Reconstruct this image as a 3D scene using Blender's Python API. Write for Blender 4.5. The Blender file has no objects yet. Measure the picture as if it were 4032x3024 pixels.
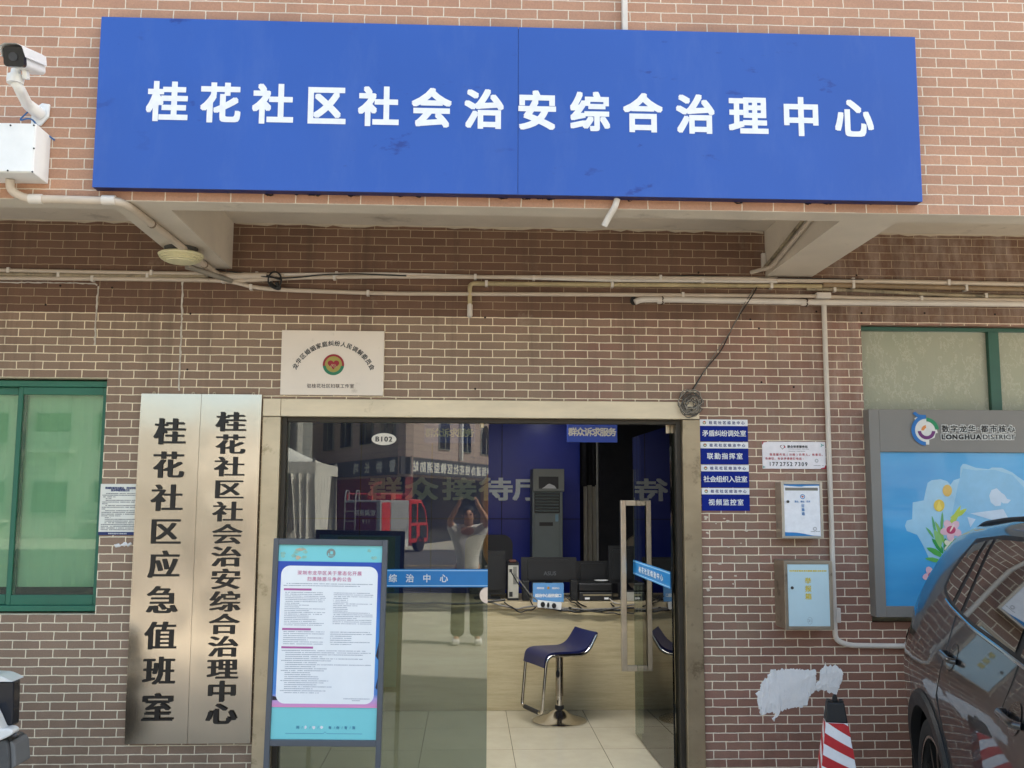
import bpy, bmesh, math, random
from mathutils import Vector, Matrix, noise
random.seed(7)
C = bpy.context.scene.collection
R = math.radians
sc = bpy.context.scene

# ---------------------------------------------------------------- camera
CAM = Vector((0, -5.86, 1.75)); F = 3850.0            # focal length in pixels of a 4032 x 3024 frame
_y, _p, _r = R(2.524), R(6.642), R(-0.226)
_fw = Vector((math.sin(_y)*math.cos(_p), math.cos(_y)*math.cos(_p), math.sin(_p)))
_rt = Vector((math.cos(_y), -math.sin(_y), 0)); _dn = -_rt.cross(_fw)
_r2 = math.cos(_r)*_rt + math.sin(_r)*_dn; _d2 = -math.sin(_r)*_rt + math.cos(_r)*_dn
cam = bpy.data.objects.new('camera', bpy.data.cameras.new('camera')); C.objects.link(cam)
cam.data.sensor_width = 36; cam.data.lens = 36*F/4032; cam.data.clip_start = 0.01; cam.data.clip_end = 500
cam.matrix_world = Matrix.Translation(CAM) @ Matrix((_r2, -_d2, -_fw)).transposed().to_4x4()
sc.camera = cam

# ---------------------------------------------------------------- world, sun, exposure
SUN = Vector((0.80, 0.25, 1.0)).normalized()
w = bpy.data.worlds.new('World'); sc.world = w; w.use_nodes = True
nt = w.node_tree; bg = nt.nodes['Background']
sky = nt.nodes.new('ShaderNodeTexSky'); sky.sky_type = 'NISHITA'; sky.sun_disc = False
sky.sun_elevation = math.asin(SUN.z); sky.sun_rotation = math.atan2(SUN.x, SUN.y)
sky.air_density = 1.6; sky.dust_density = 4.0; sky.ozone_density = 1.0
nt.links.new(sky.outputs[0], bg.inputs[0]); bg.inputs[1].default_value = 0.15
sl = bpy.data.lights.new('sun', 'SUN'); sl.energy = 4.0; sl.angle = R(0.6); sl.color = (1, .95, .87)
so = bpy.data.objects.new('sun', sl); C.objects.link(so)
so.rotation_euler = SUN.to_track_quat('Z', 'Y').to_euler(); so.location = (6, 2, 12)
sc.view_settings.view_transform = 'Standard'; sc.view_settings.look = 'None'
sc.view_settings.exposure = 1.56; sc.view_settings.gamma = 1

def at(px, py, Y=0.0):                                   # the point of a photo pixel on the vertical plane at depth Y
    d = _r2*((px-2016)/F) + _d2*((py-1512)/F) + _fw
    return CAM + d*((Y-CAM.y)/d.y)
def atz(px, py, Z):
    d = _r2*((px-2016)/F) + _d2*((py-1512)/F) + _fw
    return CAM + d*((Z-CAM.z)/d.z)

# ---------------------------------------------------------------- helpers
def col(h):
    if not isinstance(h, str): return tuple(h)+(1,) if len(h) == 3 else tuple(h)
    c = [int(h[i:i+2], 16)/255 for i in (0, 2, 4)]
    return tuple((x/12.92 if x <= .04045 else ((x+.055)/1.055)**2.4) for x in c)+(1,)
class N:
    def __init__(s, m): m.use_nodes = True; s.t = m.node_tree; s.b = s.t.nodes['Principled BSDF']; s.m = m
    def n(s, t, **k):
        q = s.t.nodes.new('ShaderNode'+t)
        for a, v in k.items():
            if a.startswith('i_'):
                key = a[2:]; key = int(key) if key.isdigit() else key.replace('_', ' ')
                q.inputs[key].default_value = v
            else: setattr(q, a, v)
        return q
    def l(s, a, b): s.t.links.new(a, b)
    def pos(s): return s.n('TexCoord').outputs['Object']
    def ramp(s, fac, stops):
        q = s.n('ValToRGB'); s.l(fac, q.inputs[0]); e = q.color_ramp.elements
        while len(e) < len(stops): e.new(.5)
        for el, (p, c) in zip(e, stops): el.position = p; el.color = c
        return q.outputs[0]
    def mix(s, fac, a, b, mode='MIX'):
        q = s.n('Mix', data_type='RGBA', blend_type=mode)
        for i, v in ((0, fac), (6, a), (7, b)):
            if hasattr(v, 'links'): s.l(v, q.inputs[i])
            else: q.inputs[i].default_value = v
        return q.outputs[2]
    def math(s, op, a, b=0.0, clamp=False):
        q = s.n('Math', operation=op, use_clamp=clamp)
        for i, v in ((0, a), (1, b)):
            if hasattr(v, 'links'): s.l(v, q.inputs[i])
            else: q.inputs[i].default_value = v
        return q.outputs[0]
    def noise(s, scale, detail=4, rough=.55, vec=None, stretch=None):
        q = s.n('TexNoise', i_Scale=scale, i_Detail=detail, i_Roughness=rough)
        v = vec or s.pos()
        if stretch:
            mp = s.n('Mapping'); mp.inputs['Scale'].default_value = stretch; s.l(v, mp.inputs[0]); v = mp.outputs[0]
        s.l(v, q.inputs['Vector']); return q.outputs['Fac']
    def bump(s, h, strength, dist=.01):
        q = s.n('Bump', i_Strength=strength, i_Distance=dist); s.l(h, q.inputs['Height']); s.l(q.outputs[0], s.b.inputs['Normal'])
_mats = {}
def mat(name, c, rough=.5, metal=0.0, var=.12, scale=9.0, bump=0.0, bscale=60.0, dirt=None, spec=.5, coat=0.0, stretch=None):
    if name in _mats: return _mats[name]
    m = bpy.data.materials.new(name); k = N(m); c = col(c)
    k.b.inputs['Roughness'].default_value = rough; k.b.inputs['Metallic'].default_value = metal
    k.b.inputs['Specular IOR Level'].default_value = spec; k.b.inputs['Coat Weight'].default_value = coat
    k.b.inputs['Coat Roughness'].default_value = .03
    k.b.inputs['Base Color'].default_value = c
    if var:
        f = k.noise(scale, 6, .6, stretch=stretch)
        lo = tuple(x*(1-var) for x in c[:3])+(1,); hi = tuple(min(1, x*(1+var)) for x in c[:3])+(1,)
        o = k.ramp(f, [(.3, lo), (.7, hi)])
        if dirt:
            g = k.ramp(k.noise(dirt[1], 8, .7), [(dirt[2], (0, 0, 0, 1)), (dirt[2]+.12, (1, 1, 1, 1))])
            gm = k.math('MULTIPLY', g, dirt[3] if len(dirt) > 3 else .7)
            o = k.mix(gm, o, col(dirt[0]))
        k.l(o, k.b.inputs['Base Color'])
        rr = k.n('MapRange', i_3=max(.02, rough*.8), i_4=min(1, rough*1.2)); k.l(f, rr.inputs[0]); k.l(rr.outputs[0], k.b.inputs['Roughness'])
    if bump: k.bump(k.noise(bscale, 5, .6), bump)
    _mats[name] = m; return m
def flat(name, c, rough=.55): return mat(name, c, rough, var=.06, scale=30)
def glass(name, tint, ior=1.5, rough=0.0, film=None, gloss=(1, 1, 1, 1)):
    m = bpy.data.materials.new(name); k = N(m); k.t.nodes.remove(k.b)
    out = k.t.nodes['Material Output']
    tr = k.n('BsdfTransparent'); tr.inputs[0].default_value = col(tint)
    gl = k.n('BsdfGlossy'); gl.inputs['Roughness'].default_value = rough; gl.inputs['Color'].default_value = gloss
    fr = k.n('Fresnel', i_IOR=ior); mx = k.n('MixShader')
    base = tr.outputs[0]
    if film:
        df = k.n('BsdfDiffuse'); df.inputs[0].default_value = col(film[0]); m2 = k.n('MixShader'); m2.inputs[0].default_value = film[1]
        k.l(tr.outputs[0], m2.inputs[1]); k.l(df.outputs[0], m2.inputs[2]); base = m2.outputs[0]
    k.l(fr.outputs[0], mx.inputs[0]); k.l(base, mx.inputs[1]); k.l(gl.outputs[0], mx.inputs[2]); k.l(mx.outputs[0], out.inputs[0])
    return m
class MB:
    def __init__(s): s.v = []; s.f = []
    def add(s, vs, fs):
        o = len(s.v); s.v += [tuple(x) for x in vs]; s.f += [tuple(i+o for i in f) for f in fs]; return s
    def box(s, x0, x1, y0, y1, z0, z1, M=None):
        vs = [Vector((x, y, z)) for z in (z0, z1) for y in (y0, y1) for x in (x0, x1)]
        if M: vs = [M @ v for v in vs]
        return s.add(vs, [(0, 2, 3, 1), (4, 5, 7, 6), (0, 1, 5, 4), (2, 6, 7, 3), (0, 4, 6, 2), (1, 3, 7, 5)])
    def quad(s, a, b, c, d): return s.add([a, b, c, d], [(0, 1, 2, 3)])
    def prism(s, pts, y0, y1, M=None):                    # polygon of (x, z) facing -Y at y0, back at y1
        n = len(pts); vs = [Vector((x, y0, z)) for x, z in pts]+[Vector((x, y1, z)) for x, z in pts]
        if M: vs = [M @ v for v in vs]
        ar = sum(pts[i][0]*pts[(i+1) % n][1]-pts[(i+1) % n][0]*pts[i][1] for i in range(n))
        fr = list(range(n)) if ar > 0 else list(range(n))[::-1]
        return s.add(vs, [fr, [i+n for i in fr[::-1]]]+[(fr[(i+1) % n], fr[i], fr[i]+n, fr[(i+1) % n]+n) for i in range(n)])
    def tube(s, pts, r, seg=10, cap=True):
        pts = [Vector(p) for p in pts]; n = len(pts); rs = r if isinstance(r, (list, tuple)) else [r]*n
        t0 = (pts[1]-pts[0]).normalized(); up = Vector((0, 0, 1)) if abs(t0.z) < .9 else Vector((1, 0, 0))
        a = t0.cross(up).normalized(); vs = []
        for i, p in enumerate(pts):
            t = ((pts[min(i+1, n-1)]-p).normalized()+(p-pts[max(i-1, 0)]).normalized())
            t = t.normalized() if t.length > 1e-6 else t0
            a = (a-t*a.dot(t)).normalized(); b = t.cross(a)
            vs += [p+(a*math.cos(2*math.pi*k/seg)+b*math.sin(2*math.pi*k/seg))*rs[i] for k in range(seg)]
        fs = [(i*seg+k, i*seg+(k+1) % seg, (i+1)*seg+(k+1) % seg, (i+1)*seg+k) for i in range(n-1) for k in range(seg)]
        if cap: fs += [tuple(range(seg))[::-1], tuple((n-1)*seg+k for k in range(seg))]
        return s.add(vs, fs)
    def lathe(s, prof, c, axis='z', seg=28, M=None, cap=True):      # prof of (r, h)
        vs = []
        for r, h in prof:
            for k in range(seg):
                a = 2*math.pi*k/seg; q = Vector((r*math.cos(a), r*math.sin(a), h))
                if axis == 'y': q = Vector((q.x, q.z, q.y))
                if axis == 'x': q = Vector((q.z, q.x, q.y))
                vs.append(M @ q if M else q+Vector(c))
        n = len(prof)
        fs = [(i*seg+k, i*seg+(k+1) % seg, (i+1)*seg+(k+1) % seg, (i+1)*seg+k) for i in range(n-1) for k in range(seg)]
        if cap: fs += [tuple(range(seg))[::-1], tuple((n-1)*seg+k for k in range(seg))]
        return s.add(vs, fs)
    def build(s, name, m, parent=None, smooth=False, bevel=0.0, M=None, fix=True):
        me = bpy.data.meshes.new(name); vs = [M @ Vector(v) for v in s.v] if M else s.v
        me.from_pydata([tuple(v) for v in vs], [], s.f); me.update()
        if fix:
            b = bmesh.new(); b.from_mesh(me); bmesh.ops.recalc_face_normals(b, faces=b.faces); b.to_mesh(me); b.free()
        o = bpy.data.objects.new(name, me); C.objects.link(o)
        if m: me.materials.append(m)
        if smooth:
            for p in me.polygons: p.use_smooth = True
            md = o.modifiers.new('es', 'EDGE_SPLIT'); md.split_angle = R(40)
        if bevel:
            md = o.modifiers.new('bv', 'BEVEL'); md.width = bevel; md.segments = 2; md.limit_method = 'ANGLE'
        if parent: adopt(o, parent)
        return o
def origin(p):
    l = Vector(); q = p
    while q: l += q.location; q = q.parent
    return l
_base = {}
def adopt(o, p):
    o.parent = p
    b = _base.get(p.name, Vector((0, 0, 0)))
    o.matrix_parent_inverse = Matrix.Translation(-b); _base[o.name] = Vector((0, 0, 0))
def tag(o, label, cat, group=None):
    o['label'] = label; o['category'] = cat
    if group: o['group'] = group
    return o
def thing(name, label, cat, loc=(0, 0, 0), group=None):
    o = bpy.data.objects.new(name, None); C.objects.link(o); o.location = loc; o.empty_display_size = .1
    _base[o.name] = Vector(loc); return tag(o, label, cat, group)
def struct(o): o['kind'] = 'structure'; return o
def arc(p0, p1, p2, n=6):                                 # smooth bend around the corner p1
    p0, p1, p2 = map(Vector, (p0, p1, p2))
    return [(p0*(1-t)**2+p1*2*t*(1-t)+p2*t*t) for t in [i/n for i in range(n+1)]]
def round_path(pts, r, n=5):
    pts = [Vector(p) for p in pts]; out = [pts[0]]
    for i in range(1, len(pts)-1):
        a, b, c = pts[i-1:i+2]; ra = min(r, (a-b).length*.45); rb = min(r, (c-b).length*.45)
        out += arc(b+(a-b).normalized()*ra, b, b+(c-b).normalized()*rb, n)
    return out+[pts[-1]]
def rrect(x0, x1, z0, z1, r, n=6):
    o = []
    for cx, cz, a0 in ((x1-r, z1-r, 0), (x0+r, z1-r, 90), (x0+r, z0+r, 180), (x1-r, z0+r, 270)):
        o += [(cx+r*math.cos(R(a0+90*i/n)), cz+r*math.sin(R(a0+90*i/n))) for i in range(n+1)]
    return o
def disc(cx, cz, rx, rz=None, n=28, a0=0, a1=360):
    rz = rz or rx; k = n if a1-a0 >= 360 else n+1
    return [(cx+rx*math.cos(R(a0+(a1-a0)*i/n)), cz+rz*math.sin(R(a0+(a1-a0)*i/n))) for i in range(k)]
def ring(cx, cz, r0, r1, a0, a1, n=20):
    return [(cx+r1*math.cos(R(a0+(a1-a0)*i/n)), cz+r1*math.sin(R(a0+(a1-a0)*i/n))) for i in range(n+1)] + \
           [(cx+r0*math.cos(R(a1+(a0-a1)*i/n)), cz+r0*math.sin(R(a1+(a0-a1)*i/n))) for i in range(n+1)]
_gl = {}
def glyph(ch):
    if ch not in _gl:
        c = bpy.data.curves.new('g', 'FONT'); c.body = ch; c.size = 1; c.resolution_u = 3
        o = bpy.data.objects.new('g', c); C.objects.link(o); me = o.to_mesh()
        _gl[ch] = ([(v.co.x, v.co.y) for v in me.vertices], [tuple(p.vertices) for p in me.polygons], ord(ch) > 0x2000)
        o.to_mesh_clear(); bpy.data.objects.remove(o); bpy.data.curves.remove(c)
    return _gl[ch]
def letters(items, y, bold=0.0, hbold=None, M=None):      # items: (char, centre x, centre z, width, height, angle)
    mb = MB(); hb = bold if hbold is None else hbold
    offs = [(0, 0)]
    if bold or hb: offs += [(bold, 0), (-bold, 0)]+([(0, hb), (0, -hb), (bold, hb), (-bold, hb), (bold, -hb), (-bold, -hb)] if hb else [(bold*.5, 0), (-bold*.5, 0)])
    for it in items:
        ch, cx, cz, sx, sz = it[:5]; a = it[5] if len(it) > 5 else 0
        vs, fs, wide = glyph(ch)
        if not vs: continue
        mx = .5 if wide else (min(v[0] for v in vs)+max(v[0] for v in vs))/2
        mz = .38 if wide else .34
        ca, sa = math.cos(a), math.sin(a)
        for i, (ox, oz) in enumerate(offs):
            q = []
            for gx, gz in vs:
                u = (gx-mx+ox)*sx; v = (gz-mz+oz)*sz
                p = Vector((cx+u*ca-v*sa, y-.00012*i, cz+u*sa+v*ca)); q.append(M @ p if M else p)
            mb.add(q, fs)
    return mb
def row(s, cx, cz, size, pitch, wide=1.0, tilt=0.0):
    n = len(s); return [(c, cx+(i-(n-1)/2)*pitch, cz+(i-(n-1)/2)*pitch*tilt, size*wide, size) for i, c in enumerate(s)]
def greek(x0, x1, z, h, y, seed, gap=.06, unit=None):     # a line of print too small to read: short dashes
    rnd = random.Random(seed); mb = MB(); x = x0; unit = unit or h*1.0
    while x < x1:
        wd = unit*rnd.uniform(.6, .95)*(1 if rnd.random() > gap else 0)
        if wd: mb.add([(x, y, z-h*rnd.uniform(.35, .5)), (min(x+wd, x1), y, z-h*rnd.uniform(.35, .5)), (min(x+wd, x1), y, z+h*.45), (x, y, z+h*.45)], [(0, 1, 2, 3)])
        x += unit
    return mb
def join(*ms):
    o = MB()
    for m in ms: o.add(m.v, m.f)
    return o

# ---------------------------------------------------------------- materials of the building
def brick_mat(name, kind):
    m = bpy.data.materials.new(name); k = N(m); sp = k.n('SeparateXYZ'); k.l(k.pos(), sp.inputs[0])
    X, Y, Z = sp.outputs; XY = k.math('ADD', X, k.math('MULTIPLY', k.math('MAXIMUM', k.math('SUBTRACT', Y, .0 if kind == 'rear' else 9.), 0.0), 1.0))
    if kind == 'rear':
        def mr(a, b, c, d):
            q = k.n('MapRange', i_1=a, i_2=b, i_3=c, i_4=d); k.l(XY, q.inputs[0]); return q.outputs[0]
        u = k.math('ADD', k.math('ADD', mr(-6, -2.062, 4-25.738, 4), mr(-2.062, -.435, 0, 11)), k.math('ADD', mr(-.435, 1.154, 0, 11), mr(1.154, 6, 0, 32.854)))
        u = k.math('MULTIPLY', u, 3.0); v = k.math('ADD', k.math('DIVIDE', k.math('SUBTRACT', Z, 2.8401), .049), 100)
    else:
        u = k.math('ADD', k.math('MULTIPLY', k.math('SUBTRACT', XY, .015), 3/.151), 1.5+300); v = k.math('ADD', k.math('DIVIDE', k.math('SUBTRACT', Z, 3.166), .0494), 100)
    cb = k.n('CombineXYZ'); k.l(u, cb.inputs[0]); k.l(v, cb.inputs[1])
    wob = k.n('TexNoise', i_Scale=.9, i_Detail=2.0); k.l(cb.outputs[0], wob.inputs['Vector'])
    wv = k.n('VectorMath', operation='MULTIPLY_ADD'); k.l(wob.outputs['Color'], wv.inputs[0]); wv.inputs[1].default_value = (.14, .10, 0); k.l(cb.outputs[0], wv.inputs[2])
    vec = wv.outputs[0]
    def br(c1, c2, mo, ms):
        q = k.n('TexBrick', i_Scale=1.0, i_Mortar_Size=ms, i_Mortar_Smooth=.25, i_Bias=0.0, i_Brick_Width=3.0, i_Row_Height=1.0)
        q.inputs['Color1'].default_value = col(c1); q.inputs['Color2'].default_value = col(c2); q.inputs['Mortar'].default_value = col(mo)
        k.l(vec, q.inputs['Vector']); return q
    if kind == 'rear':
        a = br('745643', '684b3a', 'b5a184', .040); b = br('967d69', '8b725f', 'f6e8cb', .066); c = br('976f60', '8c6556', 'f6e8d0', .062)
        up = k.math('GREATER_THAN', v, 100.05)  # upper courses: own tile batch, colour also darkened for shade under the soffit
        # tile batches: olive ones low on the left and middle, redder ones to the right and low down
        nz = k.noise(.8, 2)
        rf = k.math('ADD', k.math('MULTIPLY', XY, .33), k.math('MULTIPLY', k.math('SUBTRACT', nz, .5), 1.1))
        fl = k.math('FLOOR', k.math('DIVIDE', u, 3.0))
        wn = k.n('TexWhiteNoise', noise_dimensions='2D'); c2 = k.n('CombineXYZ'); k.l(fl, c2.inputs[0]); k.l(k.math('FLOOR', v), c2.inputs[1]); k.l(c2.outputs[0], wn.inputs[0])
        rf = k.math('ADD', rf, k.math('MULTIPLY', wn.outputs[0], .35))
        rs = k.n('MapRange', i_1=.30, i_2=.85); k.l(rf, rs.inputs[0])
        low = k.mix(rs.outputs[0], b.outputs[0], c.outputs[0]); colr = k.mix(up, low, a.outputs[0])
        fac = k.math('ADD', k.math('MULTIPLY', a.outputs[1], up), k.math('MULTIPLY', b.outputs[1], k.math('SUBTRACT', 1.0, up)))
        # white bloom of salts beside the right window
        xm = k.n('MapRange', i_1=1.55, i_2=2.3); k.l(X, xm.inputs[0])
        zm = k.n('MapRange', i_1=1.0, i_2=1.75); k.l(Z, zm.inputs[0])
        sn = k.ramp(k.noise(9, 8, .7, stretch=(1, 1, .35)), [(.42, (0, 0, 0, 1)), (.72, (1, 1, 1, 1))])
        sf = k.math('MULTIPLY', k.math('MULTIPLY', sn, xm.outputs[0]), k.math('MULTIPLY', zm.outputs[0], .55))
        colr = k.mix(sf, colr, col('b9a79a'))
        sm = k.ramp(k.noise(4.5, 9, .75), [(.60, (0, 0, 0, 1)), (.66, (1, 1, 1, 1))])
        colr = k.mix(k.math('MULTIPLY', sm, .14), colr, col('cbb9a4'))
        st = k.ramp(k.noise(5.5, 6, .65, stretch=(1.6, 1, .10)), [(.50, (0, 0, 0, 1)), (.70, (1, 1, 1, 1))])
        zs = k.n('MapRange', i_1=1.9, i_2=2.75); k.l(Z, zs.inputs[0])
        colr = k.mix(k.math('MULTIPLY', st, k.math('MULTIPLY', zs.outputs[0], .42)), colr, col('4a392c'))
        fo = k.n('MapRange', i_1=.75, i_2=.15); k.l(Z, fo.inputs[0])
        sp_ = k.ramp(k.noise(7, 7, .7), [(.45, (0, 0, 0, 1)), (.65, (1, 1, 1, 1))])
        colr = k.mix(k.math('MULTIPLY', sp_, k.math('MULTIPLY', fo.outputs[0], .35)), colr, col('5c4a3c'))
    else:
        a = br('ba8d70', 'ae8267', 'e0d4c0', .055); colr = a.outputs[0]; fac = a.outputs[1]
        lk = k.ramp(k.noise(1.6, 6, .7, stretch=(1, 1, .5)), [(.62, (0, 0, 0, 1)), (.75, (1, 1, 1, 1))])
        colr = k.mix(k.math('MULTIPLY', lk, k.math('MULTIPLY', fac, .55)), colr, col('7d6a5c'))
    g = k.ramp(k.noise(150, 3, .6), [(.25, (.86, .86, .86, 1)), (.75, (1.1, 1.1, 1.1, 1))])
    g2 = k.ramp(k.noise(3, 5, .6), [(.3, (.91, .91, .91, 1)), (.7, (1.07, 1.06, 1.05, 1))])
    colr = k.mix(1.0, k.mix(1.0, colr, g, 'MULTIPLY'), g2, 'MULTIPLY')
    k.l(colr, k.b.inputs['Base Color']); k.b.inputs['Roughness'].default_value = .52
    h = k.math('ADD', k.math('MULTIPLY', k.math('SUBTRACT', 1.0, fac), 1.0), k.math('MULTIPLY', k.noise(60 if kind == 'front' else 90, 4, .65), .35 if kind == 'front' else .22))
    k.bump(h, .55, .006)
    return m
BR = brick_mat('brick_tile_rear', 'rear'); BF = brick_mat('brick_tile_front', 'front')
PL = mat('painted_concrete', 'cfc3b2', .8, var=.07, scale=3, bump=.15, bscale=90, dirt=('6f6456', 2.2, .60, .5))
STEEL = mat('frame_steel', (.56, .47, .33), .42, .85, var=.16, scale=2.2, dirt=('7a6a4c', 7, .58, .6), stretch=(1, 1, 1.6))
LINT = mat('lintel_steel', (.72, .61, .44), .5, .55, var=.12, scale=4, dirt=('8f7c58', 6, .60, .55), stretch=(.6, 1, 2.5))
PVC = mat('pvc_cream', 'c6b7a5', .45, var=.10, scale=7, dirt=('5f5547', 11, .63, .6))
PVCW = mat('pvc_white', 'd6cec4', .45, var=.08, scale=7, dirt=('8d8274', 14, .66, .5))
PVCD = mat('pvc_dirty', '9c8f76', .6, var=.3, scale=12, dirt=('4a4235', 9, .52, .7))
BLACK = mat('black_plastic', '17181a', .45, var=.2); DARK = mat('dark_rubber', '2a2a2b', .6)
CABLE = mat('black_cable', '1a1a1a', .5, var=.2); GCABLE = mat('grey_cable', '77746e', .55, var=.25, scale=40)
WHITE = mat('white_paint', 'e9e9e6', .5, var=.05, dirt=('9a968c', 8, .64, .4)); WTXT = flat('white_vinyl', 'e6e8ea')
GREY = mat('grey_powder_coat', '807d79', .5, var=.05, scale=3, bump=.05)
GREEN = mat('green_aluminium', '256c55', .38, var=.10, scale=4, stretch=(1, 1, .4))
GREEN2 = mat('dark_green_aluminium', '2c5b4b', .4, var=.10, scale=4)

# ---------------------------------------------------------------- ground and floor
def ground_mat():
    m = bpy.data.materials.new('street_ground'); k = N(m)
    f = k.noise(1.2, 8, .65); f2 = k.noise(120, 3, .6)
    c = k.ramp(f, [(.3, col('a8a292')), (.7, col('bcb6a6'))]); c = k.mix(.25, c, k.ramp(f2, [(.3, (.1, .1, .09, 1)), (.7, (.5, .48, .44, 1))]))
    k.l(c, k.b.inputs['Base Color']); k.b.inputs['Roughness'].default_value = .85; k.bump(f2, .3, .004); return m
def asphalt_mat():
    m = bpy.data.materials.new('asphalt'); k = N(m); f = k.noise(200, 3); g = k.noise(.7, 6)
    c = k.mix(.5, k.ramp(f, [(.3, (.05, .05, .052, 1)), (.7, (.13, .125, .12, 1))]), k.ramp(g, [(.3, (.07, .068, .066, 1)), (.7, (.12, .115, .11, 1))]))
    k.l(c, k.b.inputs['Base Color']); k.b.inputs['Roughness'].default_value = .8; k.bump(f, .4, .004); return m
struct(MB().quad((-250, -250, 0), (250, -250, 0), (250, 60, 0), (-250, 60, 0)).build('ground', ground_mat()))
struct(MB().quad((-250, -24.5, .006), (250, -30.5, .006), (250, -12.5, .006), (-250, -6.5, .006)).build('road', asphalt_mat()))
struct(MB().quad((-60, -18.2, .012), (60, -21.1, .012), (60, -20.95, .012), (-60, -18.05, .012)).build('road_marking', flat('road_paint', 'b99b55')))
def floor_mat():
    m = bpy.data.materials.new('polished_floor_tile'); k = N(m)
    mp = k.n('Mapping'); mp.inputs['Location'].default_value = (-.315+.612*20, -.953+.624*20, 0); k.l(k.pos(), mp.inputs[0])
    q = k.n('TexBrick', offset=0.0, i_Scale=1.0, i_Mortar_Size=.0022, i_Mortar_Smooth=.1, i_Brick_Width=.612, i_Row_Height=.624)
    q.inputs['Color1'].default_value = col('c3baa2'); q.inputs['Color2'].default_value = col('c9c0a9'); q.inputs['Mortar'].default_value = col('6a6252')
    k.l(mp.outputs[0], q.inputs['Vector'])
    c = k.mix(1.0, q.outputs[0], k.ramp(k.noise(5, 8, .7), [(.3, (.9, .9, .9, 1)), (.7, (1.04, 1.04, 1.04, 1))]), 'MULTIPLY')
    k.l(c, k.b.inputs['Base Color']); k.b.inputs['Roughness'].default_value = .16; k.b.inputs['Specular IOR Level'].default_value = .5; return m
struct(MB().box(-1.114, 1.288, -.016, .3, .004, .068).box(-3, 3, .3, 5.2, .004, .068).build('floor', floor_mat()))

# ---------------------------------------------------------------- the building
HB = 14.5
B = thing('tiled_building', 'brown and pink brick-tiled building with a deep overhang above its glass entrance', 'building', (0, 0, 0))
def walled(x0, x1, z0, z1, holes, y, depth, name, m):
    xs = sorted({x0, x1, *[h[0] for h in holes], *[h[1] for h in holes]}); zs = sorted({z0, z1, *[h[2] for h in holes], *[h[3] for h in holes]})
    xs = [x for x in xs if x0 <= x <= x1]; zs = [z for z in zs if z0 <= z <= z1]; mb = MB()
    for i in range(len(xs)-1):
        for j in range(len(zs)-1):
            cx, cz = (xs[i]+xs[i+1])/2, (zs[j]+zs[j+1])/2
            if any(h[0] < cx < h[1] and h[2] < cz < h[3] for h in holes): continue
            mb.quad((xs[i], y, zs[j]), (xs[i+1], y, zs[j]), (xs[i+1], y, zs[j+1]), (xs[i], y, zs[j+1]))
    for a, b, c, d in holes:
        e = y+depth
        if a > x0: mb.quad((a, y, c), (a, y, d), (a, e, d), (a, e, c))
        if b < x1: mb.quad((b, y, d), (b, y, c), (b, e, c), (b, e, d))
        if d < z1: mb.quad((a, y, d), (b, y, d), (b, e, d), (a, e, d))
        if c > z0: mb.quad((b, y, c), (a, y, c), (a, e, c), (b, e, c))
    return mb.build(name, m, B, fix=False)
LW = (-3.75, -2.145, 1.072, 2.446); DO = (-1.205, 1.378, 0, 2.32); RW = (2.415, 4.6, 1.02, 2.823)
walled(-7, 8, 0, 3.403, [LW, DO, RW], 0, .14, 'rear_wall', BR)
MB().box(-7, 8, -1.37, -1.25, 3.116, HB).build('front_wall', BF, B)
MB().box(-7, 8, -1.3695, -1.23, 3.114, 3.1165).box(-7, 8, -1.249, -1.23, 3.1165, 3.41).box(-7, 8, -1.24, .05, 3.403, 3.5).build('soffit', PL, B)
bx0, bx1 = at(741, 1060).x, at(914, 1060).x
MB().box(bx0, bx1, -1.231, -.001, 3.117, 3.41).build('cantilever_beam', PL, B)
MB().box(at(3014, 1082).x, at(3195, 1088).x, -1.231, -.001, 3.117, 3.41).build('cantilever_beam', PL, B)
MB().box(-7, 8, .1, 12, 3.52, HB).build('upper_storeys', PL, B)
# ragged cement line where wall and soffit meet
CEM = mat('cement', 'b8ab98', .9)
for xa, xb in ((-2.95, bx0-.01), (bx1+.01, at(3014, 1082).x-.01), (at(3195, 1088).x+.01, 3.8)):
    n_ = int((xb-xa)/.06); top = [(xa+(xb-xa)*i/n_, 3.4028) for i in range(n_+1)]
    MB().prism(top+[(x+random.uniform(-.015, .015), 3.403-random.choice([.005, .008, .010, .016])) for x, z in top[::-1]], -.006, -.0005).build('cement_line', CEM, B)
# door frame in stainless sheet
jl, jr, lz0, lz1 = -1.115, 1.289, 2.226, 2.331
MB().box(-1.222, jl, -.02, .16, .0, lz0-.002).build('door_jamb', STEEL, B, bevel=.004)
MB().box(-1.222, jl-.002, -.022, .16, lz0, lz1).box(jl, 1.392, -.024, .16, lz0, lz1).build('door_lintel', LINT, B, bevel=.003)
MB().box(jr, 1.395, -.02, .16, .0, lz0-.002).build('door_jamb', mat('brown_jamb_steel', (.37, .30, .20), .4, .8, var=.18, scale=2.5, dirt=('4f4230', 7, .56, .6), stretch=(1, 1, 1.6)), B, bevel=.004)  # right jamb: darker, browner steel than the left one
MB().box(jl, jl+.03, .02, .13, .07, lz0-.001).box(jr-.03, jr, .03, .16, .07, lz0-.001).box(jl+.03, jr-.03, .03, .1, lz0-.028, lz0-.001).build('door_lining', mat('dark_bronze', '3f3b35', .45, .6), B, bevel=.002)

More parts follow.
